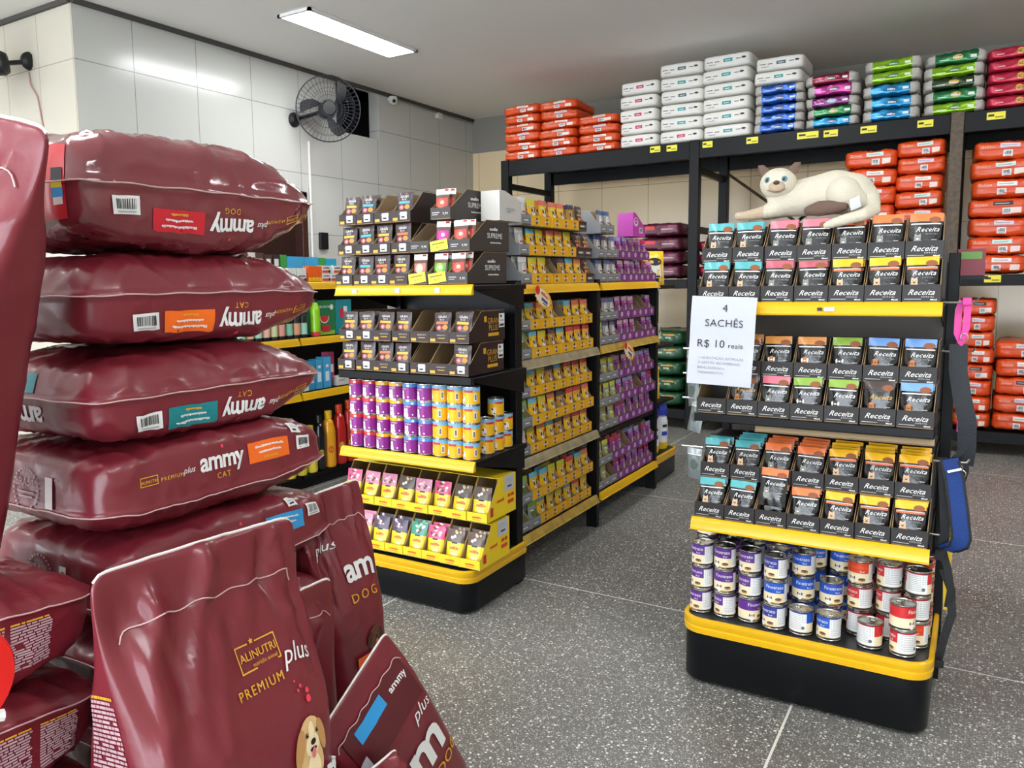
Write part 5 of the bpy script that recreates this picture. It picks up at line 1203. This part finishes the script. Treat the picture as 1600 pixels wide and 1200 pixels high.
# ------------------------------------------------------------------ wall fans, camera, conduit
FANB = mat('#08090b', .5, name='fan_plastic'); WIRE = mat('#50525a', .35, metal=.4, name='fan_wire')
def wall_fan(lab, wall, hub, face, R=.31):
    """oscillating wall fan; wall: bracket point on the wall, hub: middle of the grille, face: direction it blows"""
    hub, wall, f = Vector(hub), Vector(wall), Vector(face).normalized()
    t = thing('wall_fan', lab, 'fan', hub, group='wall fans')
    t.rotation_mode = 'QUATERNION'; t.rotation_quaternion = f.to_track_quat('Z', 'Y')
    inv = t.rotation_quaternion.inverted(); wl = inv @ (wall-hub)
    m = MB()
    ringz = [(R, .0, .005), (R*.99, .03, .003), (R*.8, .065, .0016), (R*.6, .08, .0016), (R*.4, .086, .0016), (R*.25, .088, .002), (R*.8, -.05, .0016), (R*.55, -.065, .0016), (R*.3, -.07, .002)]
    for r, z, th in ringz: m.tube([(r*math.cos(2*PI*k/40), r*math.sin(2*PI*k/40), z) for k in range(40)], th, WIRE, 4, closed=True)
    for k in range(44):
        a = 2*PI*k/44; c, s = math.cos(a), math.sin(a); tw = .18
        m.tube([(r*math.cos(a+tw*(1-r/R)), r*math.sin(a+tw*(1-r/R)), z) for r, z in ((R*.22, .088), (R*.5, .083), (R*.8, .065), (R*.97, .035), (R, 0))], .0013, WIRE, 4)
        m.tube([(r*c, r*s, z) for r, z in ((R*.28, -.07), (R*.6, -.064), (R*.85, -.045), (R, 0))], .0013, WIRE, 4)
    m.obj('grille', t)
    MB().lathe([(0, .095), (R*.2, .092), (R*.22, .085), (R*.2, .08), (0, .08)], FANB, 24).obj('hub_cap', t)
    for k in range(3):
        b = MB(); a0 = 2*PI*k/3+.5
        def bl(i, j, a0=a0):
            r = R*(.14+.74*i); wd = (.30+.25*math.sin(i*PI*.9))*(j-.5); a = a0+wd+.55*i
            return Vector((r*math.cos(a), r*math.sin(a), .02+.045*(j-.5)*(1-.4*i)))
        b.sheet(bl, 10, 5, FANB); b.sheet(lambda i, j: bl(1-i, j)+Vector((0, 0, -.004)), 10, 5, FANB); b.obj('blade', t)
    MB().lathe([(0, .06), (.05, .055), (.055, .0), (.06, -.04), (.085, -.06), (.088, -.16), (.07, -.19), (0, -.195)], FANB, 24).obj('motor', t)
    MB().tube([(0, 0, -.14), (wl*.5)+Vector((0, 0, -.08)), wl], .018, FANB, 8).obj('bracket_arm', t)
    q = inv @ Vector((1, 0, 0) if abs(f.x) > .5 else Vector((0, -1, 0))); m = MB(); m.lathe([(0, 0), (.07, 0), (.07, .02), (.045, .05), (0, .055)], FANB, 20)
    o = m.obj('wall_plate', t); o.location = wl; o.rotation_mode = 'QUATERNION'; o.rotation_quaternion = q.to_track_quat('Z', 'Y')
    return t
wall_fan('black wall fan mounted beside the dark opening', (XW, 5.98, 3.04), (XW+.32, 6.13, 3.13), (.72, -.68, -.10))
t = wall_fan('black wall fan near the corner above the maroon sacks', (-6.26, YC, 3.20), (-6.33, YC-.34, 3.12), (-.6, -.75, -.1))
m = MB(); m.tube([(-6.26, YC-.008, 3.12), (-6.24, YC-.012, 3.02), (-6.16, YC-.01, 2.92), (-6.12, YC-.008, 2.7), (-6.10, YC-.006, 2.4)], .006, mat('#b98a86', .5), 5); co = m.obj('cord', t); co.matrix_parent_inverse = (Matrix.Translation(t.location) @ t.rotation_quaternion.to_matrix().to_4x4()).inverted()
PV = mat('#dedcd6', .45, name='white_pvc')
m = MB(); m.tube([(XW+.014, 6.17, z) for z in (2.86, 2.3, 1.2, .02)], .013, PV, 8); o = m.obj('conduit_pipe'); tag(o, 'white conduit pipe running down the wall from the fan', 'pipe')
t = thing('security_camera', 'small white dome security camera under the ceiling edge', 'camera', (XW+.06, 7.53, ZC-.075))
m = MB(); m.lathe([(0, .04), (.045, .04), (.05, .02), (.05, -.005), (.042, -.03), (.02, -.045), (0, -.047)], WHITE, 20); m.obj('body', t)
m = MB(); m.lathe([(0, .0), (.018, .0), (.02, -.012), (0, -.014)], INK, 16); o = m.obj('lens', t); o.location = (.038, -.03, -.018); o.rotation_euler = (0, PI/2+.5, -.6)
MB().box(-.06, -.03, -.02, .02, 0, .03, WHITE).obj('mount', t)
m = MB(); m.box(XW, XW+.05, 8.46, 8.56, ZC-.12, ZC-.05, PV); o = m.obj('junction_box', bevel=.006, smooth=False); tag(o, 'small white junction box under the ceiling edge past the camera', 'box')
m = MB(); m.tube([(XW+.05, 7.6, ZC-.05), (XW+.035, 8.46, ZC-.06)], .008, mat('#8a8884', .5), 6); m.tube([(XW+.035, 8.56, ZC-.06), (XW+.03, 9.30, ZC-.06)], .008, mat('#8a8884', .5), 6); tag(m.obj('cable_duct'), 'grey cable run linking the camera and junction box', 'cable')
m = MB(); m.box(XW, XW+.035, 6.28, 6.40, 1.80, 1.97, FANB); o = m.obj('fan_switch', bevel=.008, smooth=False); tag(o, 'black wall control box below the fan conduit', 'switch')

# ------------------------------------------------------------------ plush cat lying on the pouch cartons
CF = mat('#cdc5b2', .95, bump=.5, bscale=260, name='cream_plush'); CD = mat('#6b5549', .95, bump=.5, bscale=260, name='brown_plush'); CT = mat('#b9a48c', .95, bump=.4, bscale=260, name='tan_plush')
def skin(name, nodes, edges, lv=2, ms=CF, mfn=None):
    """one continuous stuffed body grown along a skeleton of (x, y, z, radius) joints"""
    bm = bmesh.new()
    for i, j in edges:
        p, q = Vector(nodes[i][:3]), Vector(nodes[j][:3]); n = max(2, int((q-p).length/.012))
        for k in range(n+1):
            t = k/n; r = nodes[i][3]*(1-t)+nodes[j][3]*t
            bmesh.ops.create_icosphere(bm, subdivisions=3 if r > .03 else 2, radius=r, matrix=Matrix.Translation(p.lerp(q, t)))
    me = bpy.data.meshes.new(name); bm.to_mesh(me); bm.free()
    o = bpy.data.objects.new(name, me); COL.objects.link(o)
    r_ = o.modifiers.new('r', 'REMESH'); r_.mode = 'VOXEL'; r_.voxel_size = .0045
    q_ = o.modifiers.new('q', 'SMOOTH'); q_.factor = .5; q_.iterations = 12
    dg = bpy.context.evaluated_depsgraph_get(); m2 = bpy.data.meshes.new_from_object(o.evaluated_get(dg)); m2.name = name
    bpy.data.objects.remove(o)
    for m in ([ms] if not mfn else mfn[0]): m2.materials.append(m)
    if mfn:
        for p in m2.polygons: p.material_index = mfn[1](p.center)
    m2.polygons.foreach_set('use_smooth', [True]*len(m2.polygons)); return m2
N = [(.0, 0, .074, .066), (-.055, -.005, .068, .062), (-.10, -.015, .062, .054), (-.118, -.03, .088, .044), (-.120, -.038, .115, .044),
     (.05, 0, .080, .072), (.10, .0, .070, .068), (.135, .0, .05, .048),
     (-.125, -.045, .034, .030), (-.165, -.065, .022, .022), (-.205, -.075, .016, .018), (-.235, -.08, .014, .016),
     (-.12, .03, .035, .028), (-.17, .02, .02, .020),
     (.160, -.02, .035, .028), (.168, -.055, .012, .024), (.145, -.095, -.004, .021), (.10, -.115, -.016, .019), (.06, -.122, -.028, .016), (.045, -.124, -.033, .012)]
E_ = [(0, 1), (1, 2), (2, 3), (3, 4), (0, 5), (5, 6), (6, 7), (2, 8), (8, 9), (9, 10), (10, 11), (2, 12), (12, 13), (7, 14), (14, 15), (15, 16), (16, 17), (17, 18), (18, 19)]
cm = skin('plush_body', N, E_, 3, mfn=([CF, CT], lambda c: 1 if (c.x < -.155 and c.z < .045) else 0))
cat = link('plush_cat', cm, None, (-.455, 2.955, 1.641)); tag(cat, 'cream plush cat with brown ears lying atop the pouch cartons', 'plush toy')
HC = Vector((-.118, -.045, .116))
m = MB()
def hd(i, j):                                         # head: flattened ball turned to the entrance
    a, b = 2*PI*i, PI*(j-.5); return HC+Vector((.058*math.cos(b)*math.cos(a), .050*math.cos(b)*math.sin(a), .052*math.sin(b)))
m.sheet(hd, 24, 16, CF); m.obj('head', cat, weld=True)
for s in (-1, 1):
    m = MB(); b = HC+Vector((s*.036, .0, .030)); tip = HC+Vector((s*.058, .004, .066)); w_ = .021
    def ear(i, j, b=b, tip=tip, s=s):
        a = 2*PI*i; p = b.lerp(tip, j); r = w_*(1-j*j*.55); return p+Vector((math.cos(a)*r, math.sin(a)*r*.4, 0))
    m.sheet(ear, 14, 6, CD); m.add([ear(k/14, 1) for k in range(14)], [tuple(range(14))], CD); m.obj('ear', cat)
    m = MB(); e = HC+Vector((s*.026, -.043, .010)); m.lathe([(0, .006), (.007, .004), (.010, 0)], mat('#4f7f95', .15, coat=.6), 14, e+Vector((0, 0, 0)), 'y'); m.v = [(x, 2*e.y-y, z) for x, y, z in m.v]; m.lathe([(0, -.0075), (.005, -.005)], INK, 10, tuple(e), 'y'); m.obj('eye', cat)
m = MB()
def mz(i, j): a, b = 2*PI*i, PI*(j-.5); return HC+Vector((.026*math.cos(b)*math.cos(a)+.004, -.044+.018*math.cos(b)*math.sin(a), -.014+.020*math.sin(b)))
m.sheet(mz, 16, 10, CT); m.obj('muzzle', cat, weld=True)
m = MB()
def nz(i, j): a, b = 2*PI*i, PI*(j-.5); return HC+Vector((.010*math.cos(b)*math.cos(a)+.006, -.062+.006*math.cos(b)*math.sin(a), -.002+.007*math.sin(b)))
m.sheet(nz, 12, 8, mat('#3d2a26', .5)); m.obj('nose', cat, weld=True)
m = MB(); P = [(-.028+.056*k/8, 0, -.024-.006*math.sin(PI*k/8)) for k in range(9)]; m.tube([HC+Vector((x+.004, -.052+abs(x)*.25-.004, z)) for x, y, z in P], .0016, mat('#8a6a58', .8), 4); m.obj('mouth', cat)
lg_ = skin('hind_leg', [(.02, -.085, .02, .018), (.05, -.09, .024, .026), (.09, -.09, .026, .024), (.12, -.085, .03, .020)], [(0, 1), (1, 2), (2, 3)], 3, CD)
link('hind_leg', lg_, cat, (-.035, .012, .0))
th = skin('thigh', [(.045, -.03, .070, .030), (.08, -.045, .07, .055), (.115, -.04, .045, .038)], [(0, 1), (1, 2)], 3, CF); link('thigh', th, cat)
m = MB(); m.sheet(lambda a, b: Vector((.105+.028*a+.006*b, -.098-.004*math.sin(b*3), .045-.035*b+.012*a)), 3, 5, PAPER); m.sheet(lambda a, b: Vector((.105+.028*(1-a)+.006*b, -.0975-.004*math.sin(b*3), .045-.035*b+.012*(1-a))), 3, 5, PAPER); m.obj('care_tag', cat)

# ------------------------------------------------------------------ harnesses and leads hanging at the side of the aisle display
PINK = mat('#e0389a', .5, name='pink_webbing'); NAVY = mat('#10151d', .6, bump=.2, bscale=200, name='dark_webbing'); ROY = mat('#0a3274', .75, bump=.3, bscale=220, name='blue_webbing'); BKW = mat('#0c0d10', .7, bump=.2, bscale=200, name='black_webbing')
def strap(mb, pts, w, m, th=.003, ax=Vector((1, 0, 0))):
    """webbing: a flat band along pts, its width along ax"""
    pts = [Vector(p) for p in pts]; vs = []; n = len(pts)
    for i, p in enumerate(pts):
        t_ = (pts[min(i+1, n-1)]-pts[max(i-1, 0)]).normalized(); a = (ax-t_*ax.dot(t_)).normalized(); b = t_.cross(a)
        for s, q in ((-1, -1), (1, -1), (1, 1), (-1, 1)): vs.append(p+a*(w/2*s)+b*(th/2*q))
    fs = [(i*4+k, i*4+(k+1) % 4, i*4+4+(k+1) % 4, i*4+4+k) for i in range(n-1) for k in range(4)]+[(0, 1, 2, 3)[::-1], tuple((n-1)*4+k for k in range(4))]
    mb.add(vs, fs, m); return mb
def hook(y, z, lab):
    m = MB(); m.tube([(-.07, y, z), (-.02, y, z), (.02, y, z+.004), (.026, y, z+.016)], .0035, STEEL, 6); o = m.obj('display_hook', isl)
hx = -.035
for y, z in ((2.98, 1.36), (3.06, 1.20), (2.90, .87), (2.95, .62)):
    m = MB(); m.tube([(-.09, y, z), (-.03, y, z), (.0, y, z+.003), (.006, y, z+.014)], .0035, STEEL, 6); m.tube([(-.086, y, z), (-.086, 3.28, z)], .004, BLACK, 6); m.obj('display_hook', isl)
t = thing('dog_collar', 'bright pink collar hanging highest beside the aisle display', 'collar', (hx, 2.98, 1.36), group='hanging pet gear'); t.scale = (.8, .8, .8)
m = MB(); strap(m, [(.008, 0, .012), (.018, -.01, -.02), (.016, -.015, -.1), (.0, -.01, -.165), (-.012, .0, -.12), (-.012, .01, -.03), (.0, .0, .01)], .024, PINK); m.obj('band', t)
m = MB(); m.tube([(.012+.012*math.cos(k*PI/6), -.02, -.135+.016*math.sin(k*PI/6)) for k in range(12)], .0025, STEEL, 5, closed=True); m.obj('ring', t); MB().box(-.002, .03, -.02, -.005, -.01, .02, PINK).obj('buckle', t, bevel=.003)
t = thing('dog_lead', 'bright pink lead strap hanging below the pink collar', 'lead', (hx, 3.06, 1.20), group='hanging pet gear')
m = MB(); strap(m, [(.0, 0, .012), (.008, 0, -.06), (.010, 0, -.15), (.012, 0, -.26)], .02, PINK); m.obj('band', t)
m = MB(); m.tube([(.012, 0, -.25), (.014, -.01, -.38), (.012, 0, -.52), (.016, .01, -.60)], .006, mat('#c9508f', .6), 6); m.obj('cord', t)
t = thing('dog_harness', 'dark harness hanging beside the middle pouch shelf', 'harness', (hx, 2.98, 1.21), group='hanging pet gear')
m = MB(); strap(m, [(-.004, 0, .02), (-.002, -.01, -.06), (.012, -.02, -.14), (.03, -.02, -.22), (.032, -.01, -.30), (.028, 0, -.36)], .05, NAVY, .012); m.obj('chest_pad', t)
m = MB(); strap(m, [(.03, -.015, -.30), (.0, -.03, -.34), (-.03, -.02, -.38)], .016, BKW); strap(m, [(.03, .01, -.32), (.034, -.02, -.38), (.02, -.02, -.44), (-.01, -.01, -.43)], .016, BKW); m.obj('strap', t)
m = MB(); m.tube([(.02+.014*math.cos(k*PI/6), -.025, -.385+.012*math.sin(k*PI/6)) for k in range(12)], .002, STEEL, 5, closed=True); m.obj('ring', t)
t = thing('dog_harness', 'royal blue harness with black edging hanging beside the lower pouches', 'harness', (hx, 2.90, .88), group='hanging pet gear')
m = MB(); band = [(-.010, 0, .0), (.006, -.005, -.06), (.022, -.01, -.16), (.032, -.01, -.24), (.026, -.008, -.268), (.0, .0, -.285), (-.012, .01, -.29)]
strap(m, band, .046, ROY, .006); m.obj('padded_band', t)
for s in (-1, 1):
    m = MB(); strap(m, [(x+s*.024, y-.002, z-.004) for x, y, z in band], .007, BKW, .008); m.obj('edging', t)
m = MB(); strap(m, [(-.03, .012, .0), (-.02, .014, -.12), (-.012, .014, -.24), (-.026, .01, -.33)], .026, BKW); m.obj('strap', t)
m = MB(); m.box(-.026, .012, -.016, -.004, -.035, -.028, STEEL, Matrix.Rotation(-.35, 4, 'Y')); m.obj('buckle', t)
t = thing('dog_harness', 'black strap harness dangling lowest beside the cans', 'harness', (hx, 2.95, .63), group='hanging pet gear')
m = MB(); strap(m, [(-.01, 0, .01), (-.015, -.01, -.06), (.0, -.02, -.11), (.012, -.02, -.18), (.006, -.01, -.24)], .022, BKW); strap(m, [(-.012, 0, -.12), (.012, -.01, -.18), (.018, -.015, -.26), (.0, -.02, -.34), (-.012, -.01, -.42)], .024, BKW); m.obj('strap', t)
m = MB(); m.box(-.026, .004, -.03, -.012, -.44, -.415, BKW); m.obj('buckle', t, bevel=.004)
t = thing('dog_lead', 'yellow strap hanging behind the black harness', 'lead', (hx-.005, 3.0, .62), group='hanging pet gear')
m = MB(); strap(m, [(.0, 0, .005), (.008, 0, -.06), (.0, 0, -.14), (.006, 0, -.26)], .016, mat('#e0b91c', .6)); m.obj('band', t)
# silver packets hanging at the other side
SILV = mat('#7d8586', .3, metal=.4, bump=.3, bscale=60, name='silver_packet')
SPK = pouch_mesh('silver_packet', .062, .115, .01, SILV, mat('#a9afb0', .3, metal=.4), .82, lambda mb, F: (mb.disc(mat('#4d5a55', .5), F(1), 0, .055, .016, .02, 10), mb.rect(mat('#5f6668', .4), F(1), -.022, .022, .080, .088)))
for i, (y, z) in enumerate([(2.96, 1.075), (3.0, .985), (2.98, .895), (3.0, .715)]):
    o = link('treat_packet', SPK, None, (-.848+.004*i, y-.07, z), (rnd(-.1, .1), rnd(-.2, .2), -.55+rnd(-.3, .3))); tag(o, 'silver treat packet hanging %s beside the sign' % ('highest', 'second', 'third', 'lowest')[i], 'treat packet', 'silver packets beside the sign')
for z in (1.195, 1.105, 1.015, .835): MB().tube([(-.808, 2.92, z), (-.885, 2.92, z)], .003, STEEL, 5).obj('display_hook', isl)
m = MB(); m.box(-.04, .04, 0, .03, 0, .09, mat('#7a2030', .5)); m.rect(mat('#5f8a3a', .5), lambda a, b: Vector((a, -.001, b)), -.03, .03, .055, .08); o = m.obj('snack_box', smooth=False); o.location = (-.02, 3.285, 1.4425); tag(o, 'small maroon box with a green label atop the side panel', 'box'); MB().box(-.075, .03, 3.27, 3.34, 1.43, 1.44, BLACK).obj('top_plate', isl)
